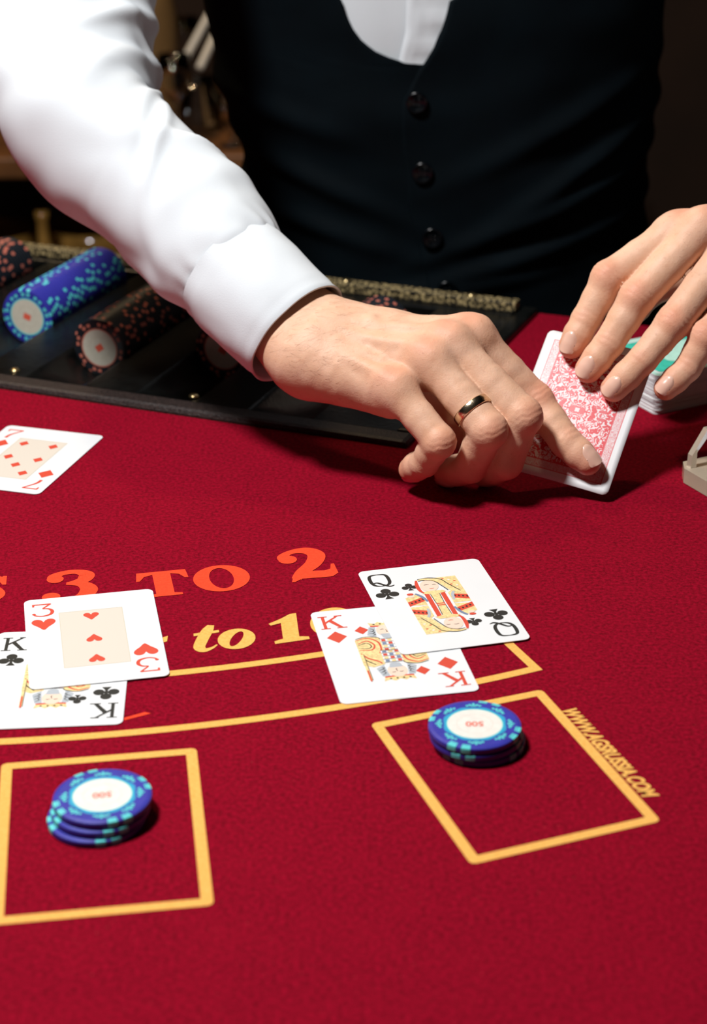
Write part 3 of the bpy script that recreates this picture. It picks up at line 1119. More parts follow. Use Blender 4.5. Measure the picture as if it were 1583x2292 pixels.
        A([(-3.4, 0), (-3.4, 11.5), (5.4, 11.5), (5.4, 0)], 6)
        for q in range(4):
            for w in range(3):
                A([(-3 + w * 2.9, q * 2.9), (-3 + w * 2.9, q * 2.9 + 2.0), (-1.1 + w * 2.9, q * 2.9 + 2.0), (-1.1 + w * 2.9, q * 2.9)], (1, 2, 4)[(q + w) % 3])
        for q in range(5):
            SK([(-3.4, q * 2.9 - 0.5, .35), (5.4, q * 2.9 - 0.5, .35)], 0, 2)
        SK([(14.6, 1, .5), (12, 6, .9), (8, 9.5, .9), (6.6, 12, .6)], 1)
        SK([(15, 4, .4), (12.8, 8.6, .6), (9.6, 12.5, .5)], 0)
        SK([(14.4, 26, 1.3), (14.4, 2, 1.3)], 2, 2)
        SK([(13.6, 26, .3), (13.6, 2, .3)], 0, 2)
        SK([(14.4, 27, .8), (14.4, 17, .8)], 1, 2)
    return mm_build(mb, 'court_picture', [M['card_black'], M['card_red'], M['card_gold'], M['card_grey'], M['card_blue'], M['card_flesh'], M['card']], parent, ZP)


def playing_card(x, y, rz, z, letter, s, label, face):
    c = empty('playing_card', (x / 1000, y / 1000, z), rz)
    tag(c, label, 'playing card', 'playing cards dealt face up')
    link('card_stock', CARD, c)
    red = s in ('heart', 'diamond')
    ink = M['card_red'] if red else M['card_black']
    for fl in (False, True):
        sg = -1 if fl else 1
        mb = MB()
        index_glyph(mb, letter, -22.8 * sg, 32.0 * sg, fl)
        mm_build(mb, 'index_letter', ink, c, ZP)
        mb = MB()
        suit(mb, s, -22.8 * sg, 17.0 * sg, 11.0, fl)
        mm_build(mb, 'index_suit', ink, c, ZP)
    if face == 'court':
        court(c, 'queen' if letter == 'Q' else 'king')
        for fl in (False, True):
            sg = -1 if fl else 1
            mb = MB()
            suit(mb, s, -10.3 * sg, 21.4 * sg, 7.6, fl)
            mm_build(mb, 'court_suit', ink, c, ZP + 0.00003)
    else:
        mb = MB()
        mb.flat([(-15.3, -27.6), (15.3, -27.6), (15.3, 27.6), (-15.3, 27.6)], 0)
        o = mm_build(mb, 'cream_panel', M['cream'], c, ZP - 0.00002)
        mb = MB()
        e = 0.28
        a_, b_ = 15.3, 27.6
        for q in ([(-a_, -b_), (a_, -b_), (a_, -b_ + e), (-a_, -b_ + e)], [(-a_, b_ - e), (a_, b_ - e), (a_, b_), (-a_, b_)], [(-a_, -b_), (-a_ + e, -b_), (-a_ + e, b_), (-a_, b_)], [(a_ - e, -b_), (a_, -b_), (a_, b_), (a_ - e, b_)]):
            mb.flat(q, 0)
        mm_build(mb, 'panel_line', M['cream_line'], c, ZP)
        for px_, py_, fl in face:
            mb = MB()
            suit(mb, s, px_, py_, 7.2, fl)
            mm_build(mb, 'suit_pip', ink, c, ZP + 0.00002)
    return c


playing_card(16.907, 754.179, 0.173, 0.0003, 'K', 'diamond', 'king of diamonds lying partly under the queen of clubs', 'court')
playing_card(41.98, 798.074, 0.225, 0.0003 + CTH + 0.0003, 'Q', 'club', 'queen of clubs overlapping the king of diamonds', 'court')
playing_card(-135.0, 733.4, 0.055, 0.0003, 'K', 'club', 'king of clubs lying mostly under the three of hearts', 'court')
playing_card(-122.99, 769.426, 0.184, 0.0003 + CTH + 0.0003, '3', 'heart', 'three of hearts with cream panel lying on the king of clubs', [(0, 21, False), (0, -1, True), (0, -20.8, True)])
playing_card(-190.565, 986.736, -0.306, 0.0003, '7', 'diamond', 'seven of diamonds lying alone in front of the chip tray', [(-9.4, 20.3, False), (9.4, 20.3, False), (-9.4, 0.2, False), (9.4, 0.2, False), (-9.4, -19.5, True), (9.4, -19.5, True), (0, -9.6, True)])

# the card held between both hands, seen from its back
HP = np.array([[.1120, .9957, .0722], [.1692, .9702, .0654], [.1368, .9133, .0066], [.0796, .9388, .0133]])
HC = HP.mean(0)
hx = (HP[1] - HP[0]) / np.linalg.norm(HP[1] - HP[0])
hy = (HP[0] - HP[3]) / np.linalg.norm(HP[0] - HP[3])
hn = np.cross(hx, hy)
hn /= np.linalg.norm(hn)
hy = np.cross(hn, hx)


def bend(x, y):
    k = (y / 0.044)
    return -0.0012 * (x / 0.0315) ** 2 * (0.6 - 0.4 * k) - 0.0016 * max(0, -k) ** 2 * (0.4 + 0.6 * x / 0.0315)


def held_pt(x, y, off=0.0):
    return HC + hx * x + hy * y + hn * (bend(x, y) + off)


def on_card(px, py, off=0.0):
    d = ray(px, py)
    return CAM + d * (((HC + hn * off - CAM) @ hn) / (d @ hn))


nx_, ny_ = 25, 33
v, f, uv = [], [], []
rc_ = 0.0034
for side in (0, 1):
    for j in range(ny_):
        for i in range(nx_):
            x = -CW / 2 + CW * i / (nx_ - 1)
            y = -CH / 2 + CH * j / (ny_ - 1)
            ox, oy = abs(x) - (CW / 2 - rc_), abs(y) - (CH / 2 - rc_)
            if ox > 0 and oy > 0:
                L_ = math.hypot(ox, oy)
                mx = max(ox, oy)
                s_ = mx / L_
                x = math.copysign(CW / 2 - rc_ + ox * s_, x)
                y = math.copysign(CH / 2 - rc_ + oy * s_, y)
            v.append(held_pt(x, y, 0.00015 if side else -0.00015))
            uv.append((x * 1000, y * 1000))
N_ = nx_ * ny_
mi = []
for side in (0, 1):
    for j in range(ny_ - 1):
        for i in range(nx_ - 1):
            q = [side * N_ + j * nx_ + i, side * N_ + j * nx_ + i + 1, side * N_ + (j + 1) * nx_ + i + 1, side * N_ + (j + 1) * nx_ + i]
            f.append(q if side else q[::-1])
            mi.append(0 if side else 1)
bord = [i for i in range(nx_)] + [j * nx_ + nx_ - 1 for j in range(1, ny_)] + [(ny_ - 1) * nx_ + i for i in range(nx_ - 2, -1, -1)] + [j * nx_ for j in range(ny_ - 2, 0, -1)]
for a, b in zip(bord, bord[1:] + bord[:1]):
    f.append((a, b, N_ + b, N_ + a))
    mi.append(1)
me = mesh('playing_card', v, f, [M['card_back'], M['card']], True, mi)
ul = me.uv_layers.new(name='UVMap')
for lp in me.loops:
    ul.data[lp.index].uv = uv[lp.vertex_index]
held = link('playing_card', me)
tag(held, 'red-backed playing card held tilted between the fingers of both hands', 'playing card')

# pile of cards behind the raised hand
dang = R_(27)
du = np.array([math.cos(dang), math.sin(dang)])
dv = np.array([-du[1], du[0]])
corner = np.array([0.1835, 1.0425])
dc = corner + du * CH / 2 + dv * CW / 2
NP = 80
rnd = random.Random(3)
for i in range(NP):
    top_ = i == NP - 1
    if top_:
        o = empty('playing_card')
        link('card_stock', CARD, o)
        mb = MB()
        mb.flat(rrect(52, 77, 2.0), 0, 0)
        mb.flat(rrect(30, 44, 6.0), 0.0001, 1)
        mm_build(mb, 'printed_back', [M['teal_back'], M['mint']], o, ZP)
        cl = MB()
        cl.strip(rrect(55, 80, 2.6), rrect(62, 87, 3.2), 0, 0, closed=True)
        mm_build(cl, 'printed_border', [M['mint']], o, ZP)
        tag(o, 'teal-backed playing card on top of the pile behind the raised hand', 'playing card', 'cards in the pile')
    else:
        o = link('playing_card', CARD)
        tag(o, 'white-edged playing card in the pile behind the raised hand', 'playing card', 'cards in the pile')
    o.location = (dc[0] + rnd.uniform(-.0005, .0005), dc[1] + rnd.uniform(-.0005, .0005), 0.0002 + i * (CTH + 0.00001))
    o.rotation_euler = (0, 0, dang + math.pi / 2 + rnd.uniform(-.012, .012))

# acrylic discard holder cut off by the picture's edge
h0 = at_z(1530, 1080, 0.0004)
he = at_z(1590, 1117) - h0
sh = empty('discard_holder', tuple(h0), math.atan2(he[1], he[0]))
tag(sh, 'clear beige acrylic card holder standing on the felt near the card pile', 'card holder')


def prism(mb, pts, z0, z1, m=0):
    n_ = len(pts)
    mb.add([(x, y, z0) for x, y in pts] + [(x, y, z1) for x, y in pts], [tuple(range(n_))[::-1], tuple(range(n_, 2 * n_))] + [(i, (i + 1) % n_, n_ + (i + 1) % n_, n_ + i) for i in range(n_)], m)


mb = MB()
prism(mb, [(0.0, 0.0), (0.08, 0.0), (0.08, 0.10), (-0.008, 0.10), (-0.008, 0.005)], 0, 0.0085)
mb.build('base_plate', M['acrylic'], sh)
t_ = MB()
prism(t_, [(0.003, 0.0085), (0.0035, 0.016), (0.013, 0.030), (0.085, 0.030), (0.085, 0.0265), (0.0145, 0.0265), (0.0068, 0.0175), (0.0068, 0.0085)], -0.002, 0.0018)
for off in (0.0, 0.066):
    mb = MB()
    mb.add([(z + off, x, y) for x, y, z in t_.v], t_.f)
    mb.build('side_frame', M['acrylic'], sh)
shm = sh.location
c = link('playing_card', CARD)
ang_ = math.atan2(he[1], he[0])
hc_ = h0[:2] + np.array([math.cos(ang_), math.sin(ang_)]) * 0.034 + np.array([-math.sin(ang_), math.cos(ang_)]) * 0.054
c.location = (hc_[0], hc_[1], 0.0088)
c.rotation_euler = (0, 0, ang_ + math.pi / 2)
tag(c, 'white playing card lying in the acrylic holder', 'playing card')

# ------------------------------------------------------------------ distance-field modelling (millimetres)
class Field:
    def __init__(s, lo, hi, h):
        s.lo, s.h = np.asarray(lo, np.float32), h
        s.n = np.ceil((np.asarray(hi) - np.asarray(lo)) / h).astype(int) + 1
        s.ax = [(s.lo[i] + h * np.arange(s.n[i])).astype(np.float32) for i in range(3)]

    def blank(s):
        return np.full(s.n, 60.0, np.float32)

    def block(s, lo, hi):
        i0 = np.clip(np.floor((np.asarray(lo) - s.lo) / s.h).astype(int), 0, s.n - 1)
        i1 = np.clip(np.ceil((np.asarray(hi) - s.lo) / s.h).astype(int) + 1, 1, s.n)
        sl = tuple(slice(a, b) for a, b in zip(i0, i1))
        P = np.meshgrid(*[s.ax[k][sl[k]] for k in range(3)], indexing='ij', sparse=True)
        return sl, P


def sd_cone(P, a, b, r1, r2):
    ba = b - a
    l2 = float(ba @ ba) + 1e-6
    rr = r1 - r2
    a2 = l2 - rr * rr
    il2 = 1.0 / l2
    px, py, pz = P[0] - a[0], P[1] - a[1], P[2] - a[2]
    y = px * ba[0] + py * ba[1] + pz * ba[2]
    z = y - l2
    x2 = (px * l2 - ba[0] * y) ** 2 + (py * l2 - ba[1] * y) ** 2 + (pz * l2 - ba[2] * y) ** 2
    y2, z2 = y * y * l2, z * z * l2
    k = np.sign(rr) * rr * rr * x2
    d = (np.sqrt(x2 * a2 * il2) + y * rr) * il2 - r1
    d = np.where(np.sign(z) * a2 * z2 > k, np.sqrt(x2 + z2) * il2 - r2, d)
    c2 = (np.sign(z) * a2 * z2 <= k) & (np.sign(y) * a2 * y2 < k)
    return np.where(c2, np.sqrt(x2 + y2) * il2 - r1, d)


def smin(a, b, k):
    h = np.maximum(k - np.abs(a - b), 0) / k
    return np.minimum(a, b) - h * h * k * 0.25


def add_cone(fl, D, a, b, r1, r2, k):
    a, b = np.asarray(a, float), np.asarray(b, float)
    r = max(r1, r2) + 14
    sl, P = fl.block(np.minimum(a, b) - r, np.maximum(a, b) + r)
    D[sl] = smin(D[sl], sd_cone(P, a, b, r1, r2).astype(np.float32), k)


def surface_nets(fl, D):
    S = D < 0
    c = np.zeros(np.array(D.shape) - 1, np.int8)
    for i in (0, 1):
        for j in (0, 1):
            for k in (0, 1):
                c += S[i:D.shape[0] - 1 + i, j:D.shape[1] - 1 + j, k:D.shape[2] - 1 + k]
    act = (c > 0) & (c < 8)
    I = np.argwhere(act)
    idx = np.full(c.shape, -1, np.int64)
    idx[act] = np.arange(len(I))
    acc = np.zeros((len(I), 3))
    cnt = np.zeros(len(I))
    cor = [(i, j, k) for i in (0, 1) for j in (0, 1) for k in (0, 1)]
    val = {q: D[I[:, 0] + q[0], I[:, 1] + q[1], I[:, 2] + q[2]] for q in cor}
    for q in cor:
        for ax in range(3):
            if q[ax] == 0:
                p = list(q)
                p[ax] = 1
                p = tuple(p)
                a, b = val[q], val[p]
                m = (a < 0) != (b < 0)
                t = np.where(m, a / (a - b + 1e-12), 0)
                pt = np.array(q, float)[None].repeat(len(I), 0)
                pt[:, ax] = t
                acc[m] += pt[m]
                cnt[m] += 1
    V = (I + acc / cnt[:, None]) * fl.h + fl.lo
    F_ = []
    for ax in range(3):
        o1, o2 = (ax + 1) % 3, (ax + 2) % 3
        sl0 = [slice(None)] * 3
        sl1 = [slice(None)] * 3
        sl0[ax] = slice(0, -1)
        sl1[ax] = slice(1, None)
        cr = S[tuple(sl0)] != S[tuple(sl1)]
        e = np.argwhere(cr)
        ok = (e[:, o1] > 0) & (e[:, o2] > 0) & (e[:, o1] < D.shape[o1] - 1) & (e[:, o2] < D.shape[o2] - 1)
        e = e[ok]
        q = []
        for d1, d2 in ((-1, -1), (0, -1), (0, 0), (-1, 0)):
            ee = e.copy()
            ee[:, o1] += d1
            ee[:, o2] += d2
            q.append(idx[ee[:, 0], ee[:, 1], ee[:, 2]])
        q = np.stack(q, 1)
        ins = S[e[:, 0], e[:, 1], e[:, 2]]
        q[~ins] = q[~ins][:, ::-1]
        F_.append(q)
    F_ = np.concatenate(F_)
    return V, F_[(F_ >= 0).all(1)]


def sample(fl, D, P):
    g = (np.asarray(P) - fl.lo) / fl.h
    i = np.clip(np.floor(g).astype(int), 0, np.array(D.shape) - 2)
    t = g - i
    out = 0
    for a in (0, 1):
        for b in (0, 1):
            for c in (0, 1):
                w = (t[..., 0] if a else 1 - t[..., 0]) * (t[..., 1] if b else 1 - t[..., 1]) * (t[..., 2] if c else 1 - t[..., 2])
                out = out + w * D[i[..., 0] + a, i[..., 1] + b, i[..., 2] + c]
    return out


def unit(v):
    v = np.asarray(v, float)
    return v / (np.linalg.norm(v) + 1e-9)


def build_hand(mcp, chains, radii, wrist, fore, thumb, thumb_r, dorsal, spread, hints=None, h=0.85):
    """all points in mm. mcp: index..little; chains: PIP, DIP, TIP for each. Returns V, F, flush, field, D, nail frames"""
    allp = np.array(list(mcp) + [p for c in chains for p in c] + [wrist, fore] + list(thumb))
    fl = Field(allp.min(0) - 34, allp.max(0) + 34, h)
    fwd_ = unit((mcp[1] + mcp[2]) / 2 - wrist)
    across = unit(mcp[0] - mcp[3])
    dors = unit(dorsal - fwd_ * (dorsal @ fwd_))
    palm = fl.blank()
    base = []
    for i, (m_, off) in enumerate(zip(mcp, spread)):
        b = wrist + across * off + fwd_ * 10
        base.append(b)
        r0, r1 = (13.0, 11.2) if i < 3 else (12.5, 9.8)
        add_cone(fl, palm, b, m_ - dors * 1.2, r0 - 1.0, r1 - 0.6, 5)
        add_cone(fl, palm, b - dors * 8, m_ - dors * 9 - fwd_ * 4, 13, 9.5, 9)
    # wrist and forearm, oval in section
    for s_, r in ((-1, 19.0), (1, 19.5)):
        o_ = across * 9.5 * s_
        add_cone(fl, palm, wrist + o_ * 0.9, fore + o_ * 0.8, r, r, 12)
        add_cone(fl, palm, wrist + o_ * 0.9, wrist + fwd_ * 26 + o_ * 1.5 - dors * 3, r, 15, 12)
    # extensor tendons and a vein on the back of the hand
    for i in (0, 1, 2, 3):
        a_ = wrist + across * spread[i] * 0.55 + dors * 16.2
        b_ = mcp[i] + dors * 10.2 - fwd_ * 6
        add_cone(fl, palm, a_ * 0.65 + b_ * 0.35 - dors * 1.2, b_ - dors * 0.6, 1.6, 2.2, 5)
    vp = [wrist + dors * 14.0 + across * 12 - fwd_ * 14, wrist + dors * 13.6 + across * 9 + fwd_ * 28, (mcp[1] + mcp[2]) / 2 + dors * 9.0 - fwd_ * 30, (mcp[1] + mcp[2]) / 2 + dors * 7.5 - fwd_ * 8]
    for a_, b_ in zip(vp, vp[1:]):
        add_cone(fl, palm, a_, b_, 1.7, 1.7, 4)
    vp = [wrist + dors * 15 - across * 14, wrist + dors * 12.4 - across * 12 + fwd_ * 26, (mcp[2] + mcp[3]) / 2 + dors * 7.6 - fwd_ * 16]
    for a_, b_ in zip(vp, vp[1:]):
        add_cone(fl, palm, a_, b_, 1.5, 1.5, 4)
    for i, m_ in enumerate(mcp):      # knuckle heads
        add_cone(fl, palm, m_ + dors * 3.3 - fwd_ * 2.5, m_ + dors * 2.6 + fwd_ * 2.5, 8.6 if i < 3 else 7.6, 8.4 if i < 3 else 7.4, 6)
    total = palm
    red = []
    nails = []
    wr = []
    todo = [(mcp[i], chains[i], radii[i], 7.0) for i in range(4)] + [(thumb[0], thumb[1:], thumb_r, 10.0)]
    for i, (root, ch, rr, kk) in enumerate(todo):
        D = fl.blank()
        pts = [root] + list(ch)
        r_root, r_pm, r_pip, r_mm, r_dip, r_tip = rr
        pa, pb, pc, pd = pts
        m1 = pa * 0.45 + pb * 0.55
        m2 = pb * 0.5 + pc * 0.5
        tdir = unit(pd - pc)
        tip = pd - tdir * r_tip
        m3 = pc * 0.45 + tip * 0.55
        add_cone(fl, D, pa, m1, r_root, r_pm, 1.5)
        add_cone(fl, D, m1, pb, r_pm, r_pip, 1.5)
        add_cone(fl, D, pb, m2, r_pip, r_mm, 1.5)
        add_cone(fl, D, m2, pc, r_mm, r_dip, 1.5)
        add_cone(fl, D, pc, m3, r_dip, (r_dip + r_tip) / 2 + 0.35, 1.5)
        add_cone(fl, D, m3, tip, (r_dip + r_tip) / 2 + 0.35, r_tip, 1.5)
        # dorsal direction along the finger from its bend
        ax2_ = unit(unit(pb - pa) + unit(pc - pb))
        b1 = unit(unit(pb - pa) - unit(pc - pb))
        bend_ = np.linalg.norm(unit(pb - pa) - unit(pc - pb))
        hint = dors if hints is None or hints[i] is None else unit(hints[i])
        hint = unit(hint - ax2_ * (hint @ ax2_))
        dd = unit(b1 * bend_ * (0.6 if bend_ > 0.5 else 0.2) + hint * 0.45)
        ax2 = unit(unit(pb - pa) + unit(pc - pb))
        # bony knuckle and the soft pad at the tip
        add_cone(fl, D, pb + dd * (r_pip * 0.22), pb + dd * (r_pip * 0.24) + ax2 * 1.5, r_pip * 0.86, r_pip * 0.86, 3)
        dt = unit(dd - tdir * (dd @ tdir))
        add_cone(fl, D, m3 - dt * 1.3, tip - dt * 0.9, r_tip * 0.95, r_tip * 0.86, 3)
        nails.append((tip, tdir, dt, r_tip, pc))
        wr.append((pb, ax2, dd, r_pip, 0.15))
        wr.append((pc, unit(unit(pc - pb) + tdir), unit(dt + dd), r_dip, 0.11))
        red += [(pb + dd * r_pip, 9.0, 0.55), (pd, 14.0, 0.70), (pc + dt * r_dip, 6.0, 0.32)]
        D2 = smin(palm, D, kk)
        total = D2 if i == 0 else smin(total, D2, 1.0)
    for m_ in mcp:
        red.append((m_ + dors * 11, 9.0, 0.50))
    # creases over the joints
    for c, ax, dd, r, amp in wr:
        sl, P = fl.block(c - 20, c + 20)
        q = [P[k] - c[k] for k in range(3)]
        s_ = q[0] * ax[0] + q[1] * ax[1] + q[2] * ax[2]
        e_ = q[0] * dd[0] + q[1] * dd[1] + q[2] * dd[2]
        wgt = np.exp(-(s_ / 4.6) ** 2) * np.clip((e_ - r * 0.25) / (r * 0.5), 0, 1) * np.exp(-np.maximum(np.sqrt(q[0] ** 2 + q[1] ** 2 + q[2] ** 2) - 16, 0))
        total[sl] += (amp * np.cos(2 * np.pi * (s_ + 0.6 * np.sin(e_ * 0.9 + q[0] * 0.45)) / 3.1) * wgt).astype(np.float32)
    # soft unevenness of skin over bone and fat
    X, Y_, Z_ = np.meshgrid(*fl.ax, indexing='ij', sparse=True)
    total = total + (0.09 * np.sin(X * 0.41 + 1.7 * np.sin(Y_ * 0.23)) * np.sin(Z_ * 0.37 + 1.3 * np.sin(X * 0.19)) + 0.05 * np.sin(Y_ * 0.83 + Z_ * 0.31 + 2 * np.sin(X * 0.37))).astype(np.float32)
    V, F_ = surface_nets(fl, total)
    fx = np.zeros(len(V))
    for c, s_, w_ in red:
        fx = np.maximum(fx, w_ * np.exp(-(np.linalg.norm(V - c, axis=1) / s_) ** 2))
    return V, F_, fx, fl, total, nails


def nail_mesh(fl, D, fr, wide=0.70):
    tip, td, dt, r, pc = fr
    sd = unit(np.cross(td, dt))
    nu, nv = 13, 15
    L = r * 1.80
    verts, faces = [], []
    grid = np.zeros((nu, nv, 3))
    for j in range(nv):
        t = j / (nv - 1)
        y = r * 0.92 - L * t                       # from the free edge backwards
        wv = r * wide * (1 - 0.10 * t) * (1 - 0.5 * max(0, (t - 0.72) / 0.28) ** 2.2) * (1 - 0.35 * max(0, (0.12 - t) / 0.12) ** 2)
        for i in range(nu):
            ph = (i / (nu - 1) - 0.5) * 2
            yy = y + (-0.12 * r * ph * ph if t < 0.5 else 0.10 * r * ph * ph)
            def height(yq):
                p = tip + td * yq + sd * (ph * wv) + dt * (r * 1.7)
                for _ in range(60):
                    dd_ = float(sample(fl, D, p[None])[0])
                    if dd_ < 0.05:
                        break
                    p = p - dt * max(dd_ * 0.8, 0.03)
                return float((p - tip) @ dt)
            yc = 0.10 * r
            hh = height(min(yy, yc))
            if yy > yc:                               # the free end runs on straight instead of rounding off
                hh = hh - 0.38 * (yy - yc)
            edge = abs(ph)
            lift = 0.62 - 0.75 * (edge ** 6) - (0.7 if t > 0.96 else 0)
            grid[i, j] = tip + td * yy + sd * (ph * wv) + dt * (hh + lift)
    # a nail is stiff: smooth it and give it its own arch
    for _ in range(2):
        g = grid.copy()
        g[1:-1, 1:-1] = (grid[:-2, 1:-1] + grid[2:, 1:-1] + grid[1:-1, :-2] + grid[1:-1, 2:]) / 4
        grid = g
    verts = grid.reshape(-1, 3)
    for i in range(nu - 1):
        for j in range(nv - 1):
            a = i * nv + j
            faces.append((a, a + nv, a + nv + 1, a + 1))
    n_ = np.cross(grid[nu // 2 + 1, nv // 2] - grid[nu // 2, nv // 2], grid[nu // 2, nv // 2 + 1] - grid[nu // 2, nv // 2])
    if n_ @ dt < 0:
        faces = [q[::-1] for q in faces]
    return verts * 0.001, faces


J = lambda x, y, Y: at_y(x, y, Y) * 1000.0
OC = lambda x, y, off: on_card(x, y, off / 1000.0) * 1000.0

# right hand of the dealer: closed fist, forefinger pressing on the card
R_mcp = [J(1058, 752, .960), J(1006, 770, .949), J(962, 806, .940), J(884, 868, .932)]
R_tipi = OC(1338, 1052, 4.0)
R_ch = [
    [OC(1197, 895, 13.0), OC(1268, 990, 8.6), R_tipi],
    [J(1168, 930, .9235), J(1134, 1036, .9235), J(1070, 1066, .944)],
    [J(1092, 960, .9130), J(1052, 1046, .9260), J(985, 1064, .946)],
    [J(981, 986, .9130), J(950, 1036, .9220), J(908, 1058, .937)],
]
R_rad = [(10.6, 9.8, 9.6, 9.1, 8.7, 7.2), (11.0, 10.4, 10.6, 9.6, 9.0, 7.6), (10.6, 10.0, 10.2, 9.2, 8.8, 7.4), (9.6, 8.9, 9.0, 8.2, 7.8, 6.6)]
R_wrist = J(712, 778, .974)
R_fore = J(560, 640, 1.016)
R_thumb = [J(880, 860, .985), J(980, 930, .985), J(1060, 985, .972), J(1112, 1030, .962)]
R_thr = (14.0, 11.5, 10.5, 10.0, 9.5, 8.0)
R_dors = unit(np.cross(R_mcp[0] - R_mcp[3], (R_mcp[1] - R_wrist)))
if R_dors @ (CAM * 1000 - R_mcp[1]) < 0:
    R_dors = -R_dors
RV, RF, RX, Rfl, RD, Rn = build_hand(R_mcp, R_ch, R_rad, R_wrist, R_fore, R_thumb, R_thr, R_dors, (15, 5, -5, -14), [np.array([0.30, -0.75, 0.60]), None, None, None, None])

# left hand of the dealer: fingers hanging down over the card
L_mcp = [J(1512, 522, 1.006), J(1572, 512, .998), J(1640, 548, .992), J(1700, 616, .990)]
L_ch = [
    [J(1364, 622, .992), OC(1312, 716, 10.5), OC(1266, 798, 5.0)],
    [J(1428, 664, .978), OC(1364, 768, 11.5), OC(1299, 850, 5.0)],
    [J(1508, 722, .966), OC(1440, 804, 12.0), OC(1354, 890, 5.0)],
    [J(1580, 752, .962), J(1540, 824, .957), J(1472, 886, .950)],
]
L_rad = [(10.6, 10.0, 9.8, 8.8, 8.3, 7.0), (10.8, 10.2, 10.0, 9.0, 8.5, 7.2), (10.4, 9.6, 9.6, 8.6, 8.2, 7.0), (9.4, 8.6, 8.6, 7.8, 7.4, 6.3)]
L_wrist = J(1860, 470, 1.075)
L_fore = J(2010, 400, 1.150)
L_thumb = [J(1680, 580, 1.050), J(1560, 600, 1.050), J(1455, 650, 1.032), J(1372, 735, 1.014)]
L_dors = unit(np.cross(L_mcp[0] - L_mcp[3], (L_mcp[1] - L_wrist)))
if L_dors @ (CAM * 1000 - L_mcp[1] + np.array([0, 0, 300])) < 0:
    L_dors = -L_dors
LV, LF, LX, Lfl, LD, Ln = build_hand(L_mcp, L_ch, L_rad, L_wrist, L_fore, L_thumb, R_thr, L_dors, (15, 5, -5, -14), [np.array([-0.25, -0.75, 0.6])] * 4 + [None])

# ------------------------------------------------------------------ the dealer
person = empty('person', (0.06, 1.43, -0.95))
tag(person, 'dealer in white shirt and dark navy waistcoat leaning over the table to deal a card', 'person')
PINV = Matrix.Translation((-0.06, -1.43, 0.95))


def pparent(o, par=None):
    o.parent = par or person
    if par is None:
        o.matrix_parent_inverse = PINV
    return o


# torso section: centre x, half width, per height, measured on the silhouette
CY, DEP = 1.43, 0.118
rows = [(0, 480, 1456), (110, 500, 1450), (200, 520, 1442), (330, 560, 1428), (450, 574, 1422), (600, 570, 1446)]
zs, cxs, hws = [], [], []
for py_, l_, r_ in rows:
    A_, B_ = at_y(l_, py_, CY), at_y(r_, py_, CY)
    zs.append((A_[2] + B_[2]) / 2)
    cxs.append((A_[0] + B_[0]) / 2)
    hws.append((B_[0] - A_[0]) / 2)
zs, cxs, hws = np.array(zs[::-1]), np.array(cxs[::-1]), np.array(hws[::-1])
ztop = zs[-1]
zs = np.concatenate([[-0.20], zs, [ztop + 0.09, ztop + 0.17, ztop + 0.22, ztop + 0.25]])
cxs = np.concatenate([[cxs[0]], cxs, [cxs[-1]] * 4])
hws = np.concatenate([[hws[0] + 0.012], hws, [0.176, 0.168, 0.130, 0.085]])
dps = np.interp(zs, [-0.2, 0.0, ztop, ztop + 0.12, ztop + 0.22, ztop + 0.25], [0.122, 0.112, 0.120, 0.118, 0.09, 0.07])


def torso(z, th, off=0.0):
    """th = 0 faces the table, positive towards +x"""
    cx, a, b = np.interp(z, zs, cxs), np.interp(z, zs, hws), np.interp(z, zs, dps)
    s_, c_ = math.sin(th), math.cos(th)
    e = 0.88
    lean = -0.10 * max(0, z) * 0.6
    return np.array([cx + (a + off) * math.copysign(abs(s_) ** e, s_), CY + lean - (b + off) * math.copysign(abs(c_) ** e, c_), z])


def torso_hit(px, py):
    d = ray(px, py)
    t = 1.0
    P_ = CAM + d * t
    for _ in range(400):
        P_ = CAM + d * t
        z = P_[2]
        cx, a, b = np.interp(z, zs, cxs), np.interp(z, zs, hws), np.interp(z, zs, dps)
        lean = -0.10 * max(0, z) * 0.6
        k = ((abs(P_[0] - cx) / a) ** (2 / 0.88) + (abs(P_[1] - CY - lean) / b) ** (2 / 0.88))
        if k < 1:
            break
        t += 0.002
    cx, a = np.interp(P_[2], zs, cxs), np.interp(P_[2], zs, hws)
    s_ = max(-1, min(1, (P_[0] - cx) / a))
    return P_, math.copysign(math.asin(min(1, abs(s_) ** (1 / 0.88))), s_)


# body: trunk, neck, head and arms (coarse, under the clothes) together with both hands in one mesh
SH_R, SH_L = np.array([-115., 1400., 385.]), np.array([235., 1400., 385.])
EL_R = J(106, 180, 1.135)
EL_L = np.array([470., 1330., 175.])
bl = Field((-330, 1020, -560), (600, 1640, 800), 7.0)
BD = bl.blank()
IN_R = unit(SH_R + R_fore - 2 * EL_R) * 8      # towards the inside of the bent elbow
IN_L = unit(SH_L + L_fore - 2 * EL_L) * 8
for a_, b_, r1, r2 in ((SH_R, SH_R * 0.15 + EL_R * 0.85 + IN_R, 42, 28), (SH_R * 0.15 + EL_R * 0.85 + IN_R, EL_R * 0.8 + R_fore * 0.2 + IN_R, 28, 27), (EL_R * 0.8 + R_fore * 0.2 + IN_R, R_fore, 27, 21), (SH_L, SH_L * 0.15 + EL_L * 0.85 + IN_L, 42, 28), (SH_L * 0.15 + EL_L * 0.85 + IN_L, EL_L * 0.8 + L_fore * 0.2 + IN_L, 28, 27), (EL_L * 0.8 + L_fore * 0.2 + IN_L, L_fore, 27, 21)):
    add_cone(bl, BD, a_, b_, r1, r2, 20)
